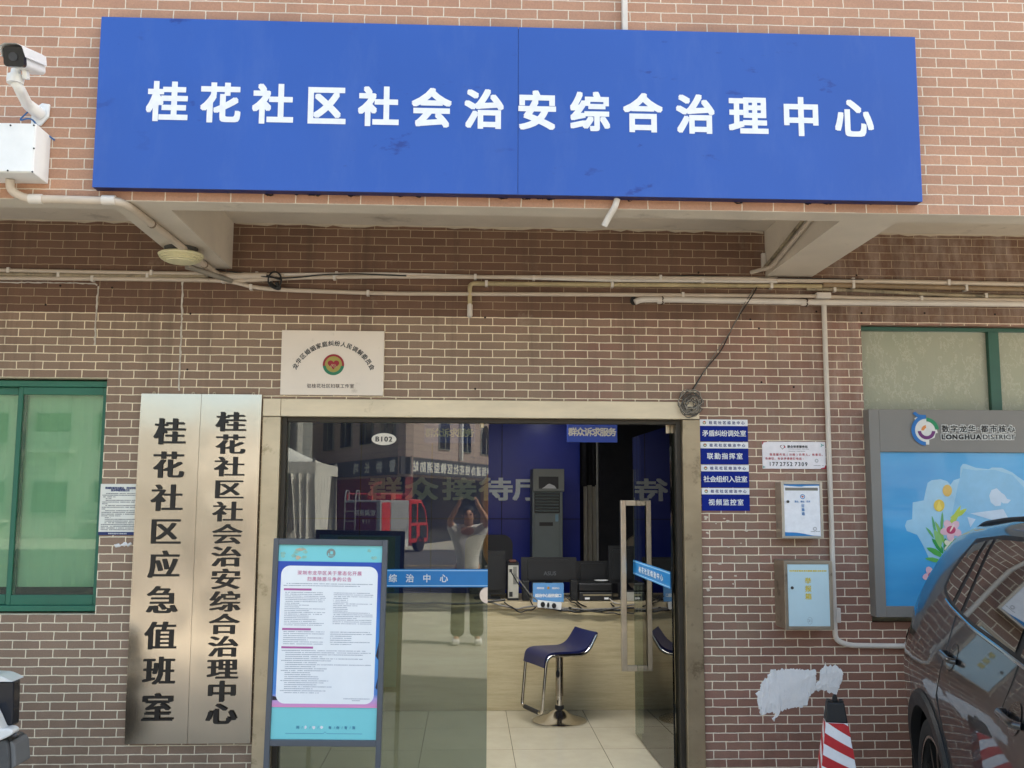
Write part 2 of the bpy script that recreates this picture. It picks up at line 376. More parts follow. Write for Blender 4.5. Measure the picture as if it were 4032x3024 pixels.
# glass door leaves
GL = glass('door_glass', 'c8d0ca', 1.78, film=('b9bcb8', .018)); SB = mat('blue_strip', '1f7fc2', .4, var=.05); SBL = flat('pale_strip', 'a9d2ee')
gx1 = at(1920, 2300, .06).x
D1 = MB().box(jl+.03, gx1, .055, .067, .10, lz0-.03).build('glass_door', GL, B)
D1['label'] = 'closed glass leaf behind the notice stand'
z0, z1 = at(1700, 2312, .05).z, at(1700, 2241, .05).z; zm = (z0+z1)/2
MB().box(jl+.032, gx1, .050, .0545, z0, z1).build('decal_strip', SB, D1)
MB().box(jl+.032, gx1, .0485, .0499, z0+.006, z0+.011).box(jl+.032, gx1, .0485, .0499, z1-.011, z1-.006).build('strip_edge', SBL, D1)
cx0 = at(1547, 2277, .05).x; pt = at(1614, 2277, .05).x-cx0
letters([(c, cx0+(i-4)*pt, zm, .05, .05) for i, c in enumerate('桂花社区综治中心')], .0478, .02).build('strip_lettering', WTXT, D1)
pc = at(1921, 2343, .05); MB().prism(disc(gx1, pc.z, .047, a0=90, a1=270), .035, .087).build('lock_patch', mat('satin_patch', (.66, .60, .56), .35, .8), D1, smooth=True)
MB().box(jl+.03, gx1, .048, .074, .09, .125).build('bottom_rail', mat('rail_steel', (.6, .58, .52), .3, .9), D1, bevel=.002)
MB().lathe([(.012, 0), (.012, .03)], (gx1-.04, .061, lz0-.055)).build('top_pivot', STEEL, D1)
# open leaf swung inwards
hp = Vector((1.238, .10, 0)); fe = Vector((1.212, 1.30, 0))
u = (fe-hp).normalized(); MD = Matrix(((u.x, u.y, 0, hp.x), (u.y, -u.x, 0, hp.y), (0, 0, 1, 0), (0, 0, 0, 1)))
LN = (fe-hp).length
D2 = MB().box(0, LN, -.006, .006, .085, 2.195).build('glass_door', glass('open_door_glass', 'b9c6bd', 1.5), B, M=MD); D2['label'] = 'open glass leaf with square steel handles'
MB().box(0.02, LN, -.010, -.007, 1.205, 1.307).build('decal_strip', SB, D2, M=MD)
MB().box(0.02, LN, -.0108, -.0101, 1.212, 1.217).box(0.02, LN, -.0108, -.0101, 1.295, 1.300).build('strip_edge', SBL, D2, M=MD)
MB().box(0, .03, -.02, .02, 2.15, 2.22).build('top_pivot', STEEL, D2, M=MD); MB().box(0.0, .05, -.018, .018, .08, .15).build('bottom_pivot', STEEL, D2, M=MD)
HS = mat('handle_steel', (.62, .56, .46), .3, .9, var=.12)
hz0, hz1 = .535, 1.735
for sgn in (-1, 1):
    mb = MB(); o = .098*sgn
    x = LN-.085
    lo, hi = sorted((o-.02*sgn, o+.018*sgn))
    mb.box(x-.02, x+.02, lo, hi, hz0, hz1)
    a, b = sorted((.0065*sgn, o-.0201*sgn)); mb.box(x-.02, x+.02, a, b, hz0, hz0+.038).box(x-.02, x+.02, a, b, hz1-.038, hz1)
    mb.build('handle', HS, D2, M=MD, bevel=.003)
# on the closed leaf's side the text of the open leaf faces the room's middle
Mt = Matrix(((u.x, 0, 0, hp.x), (u.y, 0, 0, hp.y), (0, 0, 1, 0), (0, 0, 0, 1)))
its = []
for i, c in enumerate('桂花社区综治中心'): its.append((c, LN*.5+(i-3.5)*-.10, 1.256, -.075, .045))
mb = letters(its, 0, .02); mb.v = [tuple(MD @ Vector((v[0], -.0112+v[1], v[2]))) for v in mb.v]
mb.build('strip_lettering', WTXT, D2)

# windows
def sash(par, x0, x1, z0, z1, y0, y1, fr, m, name='sash'):
    l, r, b, t = fr
    return MB().box(x0, x0+l, y0, y1, z0, z1).box(x1-r, x1, y0, y1, z0, z1).box(x0+l, x1-r, y0, y1, z0, z0+b).box(x0+l, x1-r, y0, y1, z1-t, z1).build(name, m, par, bevel=.003)
wl = MB().box(LW[0], LW[1]-.002, .055, .13, LW[3]-.048, LW[3]-.012).box(LW[1]-.022, LW[1]-.002, .055, .13, LW[2]+.045, LW[3]-.048).box(LW[0], LW[1]-.002, .055, .13, LW[2]+.012, LW[2]+.045).build('window', GREEN, B, bevel=.003)
wl['label'] = 'green framed sliding window with a pale green blind'
xs0 = at(58, 1800, .07).x
sash(wl, xs0, LW[1]-.023, LW[2]+.046, LW[3]-.049, .07, .095, (.026, .022, .058, .045), GREEN)
sash(wl, LW[0]+.02, xs0+.035, LW[2]+.046, LW[3]-.049, .0965, .12, (.03, .05, .058, .045), GREEN)
GLW = glass('green_window_glass', 'eaf3ea', 1.5, film=('a9c9ae', .03))
MB().box(xs0+.024, LW[1]-.044, .080, .085, LW[2]+.10, LW[3]-.09).build('pane', GLW, wl)
MB().box(LW[0]+.048, xs0-.012, .106, .111, LW[2]+.10, LW[3]-.09).build('pane', GLW, wl)
mb = MB()
for i in range(60):
    xa = LW[0]+.05+i*(LW[1]-LW[0]-.1)/60; xb = xa+(LW[1]-LW[0]-.1)/60; yy = [.136+.002*math.sin(j*1.9) for j in (i, i+1)]
    mb.quad((xa, yy[0], LW[2]+.145), (xb, yy[1], LW[2]+.145), (xb, yy[1], LW[3]-.08), (xa, yy[0], LW[3]-.08))
mb.build('blind', mat('blind_cloth', 'c6e6cc', .8, var=.05, scale=2), wl)
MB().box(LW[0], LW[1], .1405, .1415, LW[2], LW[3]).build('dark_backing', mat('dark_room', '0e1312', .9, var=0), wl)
wr = MB().box(RW[0]+.002, RW[1], .05, .12, RW[3]-.028, RW[3]-.003).box(RW[0]+.002, RW[0]+.012, .05, .12, RW[2], RW[3]-.028).box(at(3893, 1400, .05).x, at(3935, 1400, .05).x, .045, .12, RW[2], RW[3]-.028).build('window', GREEN2, B, bevel=.003)
wr['label'] = 'frosted green framed window above the grey poster lightbox'
def film_mat():
    m = bpy.data.materials.new('frosted_film'); k = N(m)
    f = k.noise(1.4, 4); cr = k.noise(5.5, 7, .72, stretch=(1.3, 1, .8))
    c = k.ramp(f, [(.3, col('9a9e86')), (.7, col('aaa893'))])
    ln = k.ramp(cr, [(.485, (0, 0, 0, 1)), (.5, (1, 1, 1, 1)), (.515, (0, 0, 0, 1))])
    k.l(k.mix(k.math('MULTIPLY', ln, .42), c, col('d6d4c0')), k.b.inputs['Base Color']); k.b.inputs['Roughness'].default_value = .3
    k.bump(cr, .5, .02); return m
MB().box(RW[0]+.013, at(3892, 1400, .05).x, .075, .085, RW[2], RW[3]-.03).box(at(3936, 1400, .05).x, RW[1], .075, .085, RW[2], RW[3]-.03).build('pane', film_mat(), wr)

# interior room (set behind the glass)
IW = mat('interior_blue_panel', '0a2ba0', .35, var=.05, scale=2); ID = mat('interior_dark', '14151c', .85, var=.1)
BY = 4.65; rx = at(2283, 1900, BY).x
MB().box(-3.0, rx, BY, BY+.05, .068, 2.62).build('interior_wall', IW, B)
mb = MB()
for px in (1976, 1700, 1420): mb.box(at(px, 1900, BY).x-.004, at(px, 1900, BY).x+.004, BY-.0025, BY, .07, 2.6)
z = at(2000, 2043, BY).z; mb.box(-3, rx, BY-.003, BY, z-.004, z+.004)
mb.build('panel_joint', mat('joint_dark', '07103a', .6), B)
MB().box(-3.05, -3.0, .15, 5.2, .068, 2.62).build('interior_wall', mat('interior_side', '2b2d3a', .8), B)
MB().box(3.0, 3.05, .15, 5.2, .068, 2.62).box(rx+.01, 3.0, 5.15, 5.2, .068, 2.62).build('interior_wall', ID, B)
MB().box(-3.05, 3.05, .15, 5.2, 2.62, 2.66).build('interior_ceiling', mat('interior_ceiling', '6b675e', .6), B)
MB().box(-3, -1.223, .15, .17, .068, 2.62).box(1.396, 3, .15, .17, .068, 2.62).box(-1.223, 1.396, .15, .17, 2.34, 2.62).build('interior_wall', ID, B)
zc = at(1800, 1925, BY).z; pts = [(1518, '群'), (1660, '众'), (1809, '接'), (1952, '待'), (2085, '厅')]
hl = letters([(c, at(px, 1925, BY).x, zc, .37, .25) for px, c in pts], BY-.012, .028).build('wall_lettering', mat('silver_letters', 'e6edf0', .45, 0), None)
tag(hl, 'large silver characters mounted on the blue back wall of the room', 'lettering')

# ---------------------------------------------------------------- the big blue sign
SX0, SX1, SZ0, SZ1, SY = -1.735, 2.147, 3.157, 3.980, -1.432
def sign_blue():
    m = bpy.data.materials.new('sign_blue'); k = N(m)
    f = k.noise(.7, 3); c = k.ramp(f, [(.3, col('2450a4')), (.7, col('2957ae'))])
    sp = k.n('SeparateXYZ'); k.l(k.pos(), sp.inputs[0])
    sm = k.ramp(k.noise(7, 6, .6, stretch=(.7, 1, 1.5)), [(.615, (0, 0, 0, 1)), (.67, (1, 1, 1, 1))])
    s2 = k.ramp(k.noise(2.0, 3, .5), [(.45, (0, 0, 0, 1)), (.6, (1, 1, 1, 1))])
    c = k.mix(k.math('MULTIPLY', k.math('MULTIPLY', sm, s2), .85), c, col('1a3684'))
    d2 = k.ramp(k.noise(3.5, 8, .7, stretch=(1.2, 1, .35)), [(.5, (0, 0, 0, 1)), (.75, (1, 1, 1, 1))]); c = k.mix(k.math('MULTIPLY', d2, .16), c, col('6f86bd'))
    k.l(c, k.b.inputs['Base Color']); k.b.inputs['Roughness'].default_value = .38
    k.bump(k.noise(1.1, 2), .30, .05); return m
SG = thing('blue_sign', 'huge blue sign panel with bold white characters above the entrance', 'sign', ((SX0+SX1)/2, SY, SZ0))
seam = at(2040, 400, SY).x
sbm = sign_blue()
pn = MB().box(SX0, seam-.0008, SY, SY+.004, SZ0, SZ1).box(seam+.0008, SX1, SY, SY+.004, SZ0, SZ1).build('panel', sbm, SG, bevel=.0015)
MB().box(SX0+.002, SX1-.002, SY+.0045, -1.372, SZ0+.0008, SZ1-.006).build('casing', mat('dark_blue_casing', '14225c', .5), SG)
its = []
for i, c in enumerate('桂花社区社会治安综合治理中心'):
    px = 660+i*(3362-660)/13; py = 401+i*(466-401)/13; q = at(px, py, SY); its.append((c, q.x, q.z+.002, .192, .198))
letters(its, SY-.0012, .031).build('lettering', WTXT, SG)
mb = MB()                                               # grime of old glue below the casing
for i in range(26):
    x = random.choice([random.uniform(-1.2, .6), random.uniform(-1.2, 2.0)]); r = random.uniform(.006, .02)
    mb.prism([(x+r*random.uniform(.5, 1.6)*math.cos(a), SZ0+.006-abs(r*random.uniform(.3, 1.0)*math.sin(a))) for a in [j*.7 for j in range(9)]], -1.3745, -1.3715)
mb.build('glue_residue', BLACK, SG)

# ---------------------------------------------------------------- camera, box and pipes on the upper wall
def upper():
    y = -1.37
    t = thing('control_box', 'white steel junction box on the pink wall beneath the security camera', 'control box', (-2.2, y, 3.16))
    f = at(143, 486, -1.53); b = at(143, 681, -1.53)
    MB().box(-2.45, f.x, -1.53, y-.001, b.z, f.z).build('housing', WHITE, t, bevel=.004)
    MB().box(-2.446, f.x-.004, -1.536, -1.5305, b.z+.004, f.z-.004).build('lid', WHITE, t, bevel=.002)
    for px, py in ((134, 494), (134, 585), (128, 677), (42, 494), (31, 672)):
        q = at(px, py, -1.536); MB().lathe([(.004, -.003), (.004, 0)], (q.x, -1.536, q.z), 'y', 10).build('screw', BLACK, t)
    m = at(172, 438, y)
    cam_ = thing('security_camera', 'white bullet security camera with black front on a wall arm', 'camera', (m.x, y, m.z))
    MB().prism([(m.x-.05, m.z-.07), (m.x-.005, m.z-.075), (m.x+.03, m.z-.03), (m.x+.032, m.z+.03), (m.x-.005, m.z+.035), (m.x-.05, m.z+.0)], y-.014, y-.001).build('wall_plate', WHITE, cam_, bevel=.004)
    e = at(60, 322, -1.66)
    MB().tube(round_path([(m.x-.01, y-.012, m.z-.02), (m.x-.035, y-.09, m.z-.005), (e.x+.01, -1.645, e.z-.02), (e.x, -1.66, e.z)], .03), [.030, .029, .028, .027, .026, .025, .024, .024, .023, .023, .022, .022, .022, .022][:len(round_path([(0, 0, 0), (1, 0, 0), (2, 1, 0), (3, 1, 0)], .03))], 10).build('arm', WHITE, cam_, smooth=True)
    MB().lathe([(.034, -.018), (.036, 0), (.034, .018), (.022, .022), (.02, .045)], (e.x, -1.66, e.z+.01)).build('swivel', WHITE, cam_, smooth=True)
    ax = Vector((.02, -.95, -.26)).normalized()         # body axis, tipped down and toward the street
    c0 = at(45, 220, -1.82)-ax*.12; sx = ax.cross(Vector((0, 0, 1))).normalized(); uz = sx.cross(ax)
    Mx = Matrix(((sx.x, ax.x, uz.x, c0.x), (sx.y, ax.y, uz.y, c0.y), (sx.z, ax.z, uz.z, c0.z), (0, 0, 0, 1)))
    MB().prism(rrect(-.046, .046, -.045, .046, .02), -.16, .085, Mx @ Matrix.Scale(.84, 4)).build('body', WHITE, cam_, smooth=True)
    MB().prism(rrect(-.050, .050, -.048, .050, .018), .0855, .120, Mx @ Matrix.Scale(.84, 4)).build('front', mat('gloss_black', '15171b', .18, var=.05), cam_, smooth=True)
    MB().prism(disc(0, 0, .022), .1205, .126, Mx @ Matrix.Scale(.84, 4)).build('lens', mat('lens', '2c3038', .08, var=0), cam_)
    MB().add([Mx @ (Vector(v)*.84) for v in [(-.056, -.15, .048), (-.056, .15, .048), (-.030, .15, .062), (-.03, -.15, .062), (.03, -.15, .062), (.03, .15, .062), (.056, .15, .048), (.056, -.15, .048), (-.058, -.15, .0), (-.058, .12, .0), (.058, .12, .0), (.058, -.15, .0)]],
             [(0, 1, 2, 3), (3, 2, 5, 4), (4, 5, 6, 7), (8, 9, 1, 0), (7, 6, 10, 11)]).build('sun_hood', WHITE, cam_)
    MB().box(-.012, .012, -.04, .0, -.09, -.046, Mx @ Matrix.Scale(.84, 4)).build('bracket', WHITE, cam_, bevel=.003)
    p = [at(110, 440, -1.44), at(70, 478, -1.47), at(122, 462, -1.45), at(150, 500, -1.41), at(182, 527, -1.39), at(215, 552, -1.385)]
    tag(MB().tube(round_path(p, .05), .004, 6).build('blue_cable', mat('blue_cable', '2d5f93', .5, var=.1), None, smooth=True), 'loose blue cable drooping beside the white junction box', 'cable')
    p = [at(33, 690, -1.43), at(38, 735, -1.41), at(70, 796, -1.392), at(330, 803, -1.392), at(553, 808, -1.392)]
    beamz = 3.095
    q = [at(36, 700, -1.45), at(40, 750, -1.42), Vector((-2.05, -1.395, 3.108)), Vector((bx0+.075, -1.395, 3.104)), Vector((bx0+.105, -1.33, beamz)), Vector((bx0+.155, -.09, beamz)), Vector((bx0+.20, -.05, 3.06)), at(1050, 1085, -.03)]
    q[0].y = -1.44; q[0].z = b.z
    t = thing('conduit_run', 'cream pipe from the junction box running under the left beam', 'pipe', tuple(q[3]))
    MB().tube(round_path(q, .045), .0195, 10).build('pipe', PVC, t, smooth=True)
    for x in (-2.0, bx0+.03): MB().tube([(x-.03, -1.395, 3.1075), (x+.03, -1.395, 3.1075)], .023, 10).build('coupling', PVCW, t, smooth=True)
    for yy in (-1.05, -.2): MB().tube([(bx0+.105+(yy+1.33)*.04, yy-.008, beamz), (bx0+.105+(yy+1.33)*.04, yy+.008, beamz)], .0215, 10).build('clip', mat('rusty', '7b6a58', .8), t)
    q = at(2459, 64, y-.018)
    tag(MB().box(q.x-.013, q.x+.013, y-.036, y-.001, 3.984, 5.2).build('wall_trunking', PVCW, None, bevel=.002), 'white plastic trunking running up the pink wall above the sign', 'trunking')
    p = [Vector((at(2430, 790, -1.392).x, -1.392, 3.156)), at(2416, 812, -1.392), at(2388, 882, -1.36)]
    t = MB().tube(round_path([p[0], (p[0].x-.01, -1.392, 3.12), (p[0].x-.035, -1.35, 3.08), (p[0].x-.055, -1.335, 3.04)], .02), .0155, 10).build('pipe_stub', PVCW, None, smooth=True)
    tag(t, 'short bent white pipe end hanging below the middle of the blue sign', 'pipe')
upper()

# ---------------------------------------------------------------- bulkhead lamp under the left beam
lc = atz(712, 1016, 3.06)
t = thing('bulkhead_lamp', 'round cream louvred lamp under the left beam', 'lamp', (lc.x, lc.y, 3.117))
LM = mat('lamp_cream', 'd6cfa8', .5, var=.06)
MB().lathe([(.085, 3.090), (.09, 3.1165)], (lc.x, lc.y, 0)).build('backplate', mat('lamp_dark', '3a3833', .6), t)
MB().lathe([(.11, 3.086), (.122, 3.078), (.120, 3.070), (.114, 3.069), (.115, 3.061), (.106, 3.060), (.107, 3.052), (.094, 3.051), (.095, 3.044), (.078, 3.043), (.076, 3.036), (.045, 3.031), (0.002, 3.03)], (lc.x, lc.y, 0), seg=40).build('louvre', LM, t, smooth=True)

# ---------------------------------------------------------------- pipes along the wall
def pipe(pts, r, m, label, y=-.03, br=.06, clips=0, name='wall_pipe'):
    ps = [Vector((at(a, b, y).x, y, at(a, b, y).z)) if not isinstance(a, str) else b for a, b in pts]
    ps2 = round_path(ps, br); t = thing(name, label, 'pipe', tuple(ps[0]))
    MB().tube(ps2, r, 12).build('pipe', m, t, smooth=True)
    L = (ps[-1]-ps[0]).length
    for i in range(clips):
        k = (i+.5+random.uniform(-.2, .2))/clips; j = min(int(k*(len(ps)-1)), len(ps)-2); q = ps[j].lerp(ps[j+1], k*(len(ps)-1)-j)
        MB().box(q.x-.008, q.x+.008, y-r-.002, -.001, q.z-r-.004, q.z+r+.004).build('clip', PVCW, t)
    return t, ps
pipe([(-150, 1061), (430, 1072), (960, 1080), (1120, 1084)], .0115, PVC, 'upper cream pipe at the left, passing under the beam lamp', -.022, clips=3)
pipe([(-150, 1077), (420, 1086), (820, 1087)], .0115, PVCD, 'grimy brown-stained pipe between two cream pipes at the left', -.02, clips=2)
pipe([(-150, 1094), (600, 1099), (910, 1104), (1010, 1138), (1500, 1156), (2400, 1160), (3215, 1166), (3330, 1172), (4250, 1186)], .0125, PVC, 'long cream pipe that dips below the black cable loop and runs right across', -.024, .25, clips=7)
pipe([(900, 1108), (1180, 1093), (1500, 1089), (2400, 1093), (3060, 1098)], .0125, PVC, 'cream pipe starting at the steel tee below the left beam', -.022, clips=4)
pipe([(1060, 1082), (1500, 1078), (2400, 1104), (3060, 1109)], .0105, PVCW, 'thin white pipe just under the cream pipe over the doorway', -.021, clips=3)
pipe([(3058, 1104), (3500, 1109), (4250, 1124)], .0145, PVC, 'upper cream pipe right of the right-hand beam', -.024, clips=2)
yt, _ps = pipe([(1850, 1246), (1850, 1116), (2400, 1121), (3235, 1127)], .0135, mat('pvc_yellowed', 'b3a27c', .5, var=.2, scale=9, dirt=('6d5f45', 14, .58, .6)), 'yellowed pipe whose end turns down over the doorway', -.024, .03, clips=4)
q = at(1850, 1238, -.024); (MB().tube([(q.x, -.024, q.z-.008), (q.x, -.024, q.z+.06)], .0165, 12).lathe([(.0165, -.008), (.012, -.016), (.004, -.02)], (q.x, -.024, q.z)).build('pipe_cap', PVCW, yt, smooth=True))
pipe([(3240, 1122), (3500, 1127), (4250, 1145)], .0155, mat('pvc_brown', '8a7458', .5, var=.25, scale=9), 'brown pipe section in a dark sleeve at the right', -.028, clips=2)
pipe([(3176, 1138), (3330, 1141), (3760, 1163), (4250, 1172)], .0115, PVCD, 'grimy flaking pipe sagging between the pipes at the right', -.02, .2, clips=2)
bt, ps = pipe([(2500, 1190), (2520, 1180), (2590, 1179), (3200, 1190), (4250, 1199)], .0185, PVCW, 'thick white pipe coming out of a hole above the doorway', -.03, .03)
q = at(2494, 1184, -.002); MB().prism(disc(q.x, q.z, .02, .028), -.003, -.001).build('hole', BLACK, bt)
for px in (2596, 3163): 
    q = at(px, 1183 if px < 2600 else 1191, -.03); MB().tube([(q.x-.012, -.03, q.z), (q.x+.03, -.03, q.z+.0)], .0215, 12).build('coupling', PVCW, bt, smooth=True)
    MB().tube([(q.x+.018*math.cos(0)+(.003 if a % 2 else -.003), -.03-.024*math.cos(a*.5), q.z+.024*math.sin(a*.5)) for a in range(13)], .004, 6).build('hose_clamp', mat('rust_clamp', '54443a', .7, .3), bt)
# junction box and the vertical conduit of the right side
q = at(3240, 1166, -.03); tag(MB().box(q.x-.045, q.x+.045, -.055, -.001, q.z-.018, q.z+.02).build('junction_box', PVCW, None, bevel=.006), 'small white pipe junction box above the right vertical pipe', 'junction box')
vz = [(3244, 1203), (3266, 1840), (3287, 2470), (3290, 2520), (3340, 2541), (3700, 2546)]
pipe(vz, .0155, PVCW, 'white vertical pipe beside the letter boxes, bending right behind the car', -.022, .05)
q0, q1 = at(3289, 2394, -.03), at(3310, 2452, -.03)
tag(MB().box(q0.x, q1.x, -.04, -.001, q1.z, q0.z).build('switch_box', PVCW, None, bevel=.003), 'small cream switch box touching the lower letter box', 'switch box')
# pipe pair along the right beam
t = MB().tube(round_path([(at(3014, 1082).x-.022, -1.2, 3.27), (at(3014, 1082).x-.022, -.2, 3.13), (at(2958, 1072, -.03).x, -.03, at(2958, 1072, -.03).z)], .05), .012, 10).build('beam_pipe', PVC, None, smooth=True)
tag(t, 'thin cream pipe slanting along the side of the right-hand beam', 'pipe')
t = MB().tube([(at(3014, 1082).x-.014, -1.2, 3.325), (at(3014, 1082).x-.014, -.03, 3.165)], .010, 10).build('beam_pipe', PVCD, None, smooth=True)
tag(t, 'dirty thin pipe above the cream one on the right-hand beam', 'pipe')
q = at(3005, 1030, -.01); tag(MB().box(q.x-.012, q.x+.012, -.03, -.001, q.z-.06, q.z+.05).build('cable_trunking', PVCW, None, bevel=.002), 'short slotted white trunking at the foot of the right beam', 'trunking')
# steel tee under the left beam
p0, p1 = at(735, 1048, -.25), at(912, 1106, -.035)
tag(MB().tube([p0, p0.lerp(p1, .18), p1], [.020, .0165, .0165], 12).build('pipe_sleeve', mat('zinc_pipe', '8d867a', .5, .2, var=.2), None, smooth=True), 'grey sleeve pipe slanting from the lamp down to the wall pipes', 'pipe')

# cables
def cable(pts, r, m, label, name='cable', y=-.02, br=.05, cat='cable'):
    ps = [p if isinstance(p, Vector) else at(p[0], p[1], p[2] if len(p) > 2 else y) for p in pts]
    o = MB().tube(round_path(ps, br, 6), r, 6).build(name, m, None, smooth=True); return tag(o, label, cat)
lp = [(850, 1060, -.05), (1010, 1085, -.045), (1100, 1096, -.05), (1180, 1092, -.05), (1260, 1082, -.05), (1400, 1078, -.045), (1600, 1086, -.04)]
cable(lp, .0045, CABLE, 'black cable lying over the cream pipes near the left beam')
n = [(1052+26*math.cos(a)+math.sin(a*2)*8, 1100-30*math.sin(a)+(12 if math.sin(a) < -.3 else 0), -.06+.005*math.sin(a*3)) for a in [R(20*i) for i in range(37)]]
cable([(1050, 1085, -.05)]+[(1082+26*math.cos(a), 1102-32*math.sin(a), -.062) for a in [R(15*i) for i in range(44)]], .0055, CABLE, 'black cable coiled in a loop on the pipes right of the left beam', 'cable_coil', br=.02)
cable([(1062, 1112, -.05), (1078, 1130, -.05), (1100, 1136, -.05), (1090, 1112, -.05)], .014, CABLE, 'dark tape-wrapped end hanging from the black cable loop', 'cable_end', br=.01)
cable([(2610, 1090, -.03), (2700, 1084, -.02), (2800, 1086, -.02), (2960, 1094, -.03), (3130, 1096, -.04), (3400, 1100, -.04)], .003, CABLE, 'thin black wire sagging above the pipes by the right beam')
cable([(2980, 1132, -.035), (2965, 1160, -.05), (2938, 1200, -.045), (2890, 1275, -.02), (2840, 1382, -.015), (2780, 1450, -.015), (2722, 1540, -.02)], .0035, CABLE, 'black wire hanging slantwise from the pipes to the wire coil')
cable([(2970, 1135, -.035), (2950, 1165, -.045), (2928, 1200, -.045), (2880, 1300, -.02), (2800, 1415, -.015), (2728, 1540, -.02)], .0025, GCABLE, 'thin grey wire beside the black one that hangs to the coil')
cc = at(2722, 1590, -.05); rnd = random.Random(3)
pts = []
for i in range(15*16):
    a = i*2*math.pi/16; lp_ = i//16; r = .046+.020*math.sin(lp_*2.4)+.007*math.sin(a*2+lp_*1.1)+rnd.uniform(-.004, .004)
    pts.append(Vector((cc.x+r*math.cos(a)*1.02+.008*math.sin(lp_*1.7), -.035-.012*math.sin(lp_*1.3)-.01*abs(math.sin(a)), cc.z+r*1.08*math.sin(a)+.014*math.cos(lp_*2.1))))
t = thing('wire_coil', 'tangled coil of grey wire hanging at the top right corner of the door frame', 'wire coil', tuple(cc))
MB().tube(pts, .0026, 6).build('wire', mat('coil_grey', '5c5853', .6, var=.4, scale=60), t, smooth=True)
pts = [p+Vector((rnd.uniform(-.006, .006), -.008, rnd.uniform(-.006, .006))) for p in pts[40:150]]
MB().tube(pts, .0022, 6).build('wire', mat('pale_wire', 'a39c90', .5, var=.2), t, smooth=True)
MB().tube(round_path([at(2706, 1615, -.04), at(2690, 1632, -.03), at(2712, 1648, -.025), at(2740, 1630, -.03)], .02), .003, 6).build('loose_end', GCABLE, t, smooth=True)
# white sealant lines
def sealant(pts, label, r=.006):
    mb = MB(); rnd = random.Random(len(pts)+int(pts[0][0]))
    ps = [Vector((at(a, b).x, -.003, at(a, b).z)) for a, b in pts]; fine = []
    for a, b in zip(ps, ps[1:]):
        n = max(2, int((b-a).length/.018)); fine += [a.lerp(b, i/n)+Vector((rnd.uniform(-.0025, .0025), 0, rnd.uniform(-.002, .002))) for i in range(n)]
    mb.tube(fine, [r*rnd.uniform(.5, 1.15) for _ in fine], 6)
    return tag(mb.build('sealant_line', mat('sealant', 'cfc8bd', .8, var=.1, scale=40, dirt=('8a7a68', 30, .58, .5)), None, smooth=True), label, 'sealant')
sealant([(720, 1104), (716, 1280), (708, 1460), (705, 1550)], 'long white sealant line down the wall to the steel name plates', .0065)
sealant([(388, 1128), (380, 1220), (376, 1310), (374, 1372)], 'broken white sealant line on the wall above the green window')
sealant([(0, 1110), (60, 1113), (110, 1112), (200, 1113), (300, 1115), (375, 1118), (388, 1128)], 'patchy white sealant line under the left pipes', .0045)

# ---------------------------------------------------------------- plates and notices on the wall
def plate_mat():
    m = bpy.data.materials.new('brushed_plate'); k = N(m); k.b.inputs['Metallic'].default_value = 1.0
    f = k.noise(1.5, 4); k.l(k.ramp(f, [(.3, (.57, .50, .41, 1)), (.7, (.65, .57, .47, 1))]), k.b.inputs['Base Color'])
    h = k.noise(40, 3, .6, stretch=(12, 1, .25)); rr = k.n('MapRange', i_3=.14, i_4=.24); k.l(h, rr.inputs[0]); k.l(rr.outputs[0], k.b.inputs['Roughness'])
    k.bump(h, .06, .002); return m
PM = plate_mat(); BTX = flat('black_lettering', '0d0d0f', .3)
def plate(px0, px1, txt, rows, wpx, hpx, label, seed):
    x0, x1 = at(px0, 1554).x+.001, at(px1, 1554).x-.001; z1, z0 = 2.353, .354
    t = thing('name_plate', label, 'name plate', ((x0+x1)/2, -.02, z0))
    nx, nz = 14, 60; mb = MB(); vs = []
    for j in range(nz+1):
        for i in range(nx+1):
            u, v = i/nx, j/nz; e = min(1, 6*min(u, 1-u))*min(1, 12*min(v, 1-v))
            d = (noise.noise(Vector((u*.7+seed, v*5.5, seed)))*.0050+noise.noise(Vector((u*1.6, v*13+seed, 2)))*.0012)*e
            vs.append((x0+(x1-x0)*u, -.027+d*.9-.015*(1-(2*v-1)**4), z0+(z1-z0)*v))
    mb.add(vs, [(j*(nx+1)+i, j*(nx+1)+i+1, (j+1)*(nx+1)+i+1, (j+1)*(nx+1)+i) for j in range(nz) for i in range(nx)])
    o = mb.build('sheet', PM, t, smooth=False, fix=False)
    for p in o.data.polygons: p.use_smooth = True
    mb = MB()
    for i in (0, nx): 
        for j in range(nz): a, b = vs[j*(nx+1)+i], vs[(j+1)*(nx+1)+i]; mb.quad(a, b, (b[0], -.001, b[2]), (a[0], -.001, a[2]))
    for j in (0, nz): mb.quad(vs[j*(nx+1)], vs[j*(nx+1)+nx], (x1, -.001, vs[j*(nx+1)][2]), (x0, -.001, vs[j*(nx+1)][2]))
    mb.build('folded_edge', STEEL, t)
    s = 5.86/3850*1.0; its = []
    for c, (a, b) in zip(txt, rows):
        q = at(a, b, -.03); its.append((c, q.x, q.z, wpx*.00152/.93, hpx*.00152/.93))
    letters(its, -.0480, .036, .003).build('lettering', BTX, t)
    for px in ((px0*.8+px1*.2), (px0*.15+px1*.85)):
        MB().tube(disc_path(at(px, 1547).x, z1+.005, .007), .0025, 5).build('eyelet', STEEL, t)
    return t
def disc_path(x, z, r): return [(x+r*math.cos(R(30*i)), -.014, z+r*math.sin(R(30*i))) for i in range(13)]
ys = [1699, 1830, 1960, 2091, 2221, 2361, 2501, 2639, 2784]
plate(562, 799, '桂花社区应急值班室', [(672-(y-1699)*.0455, y) for y in ys], 112, 102, 'left of the two tall steel name plates, with nine large black characters', 3.1)
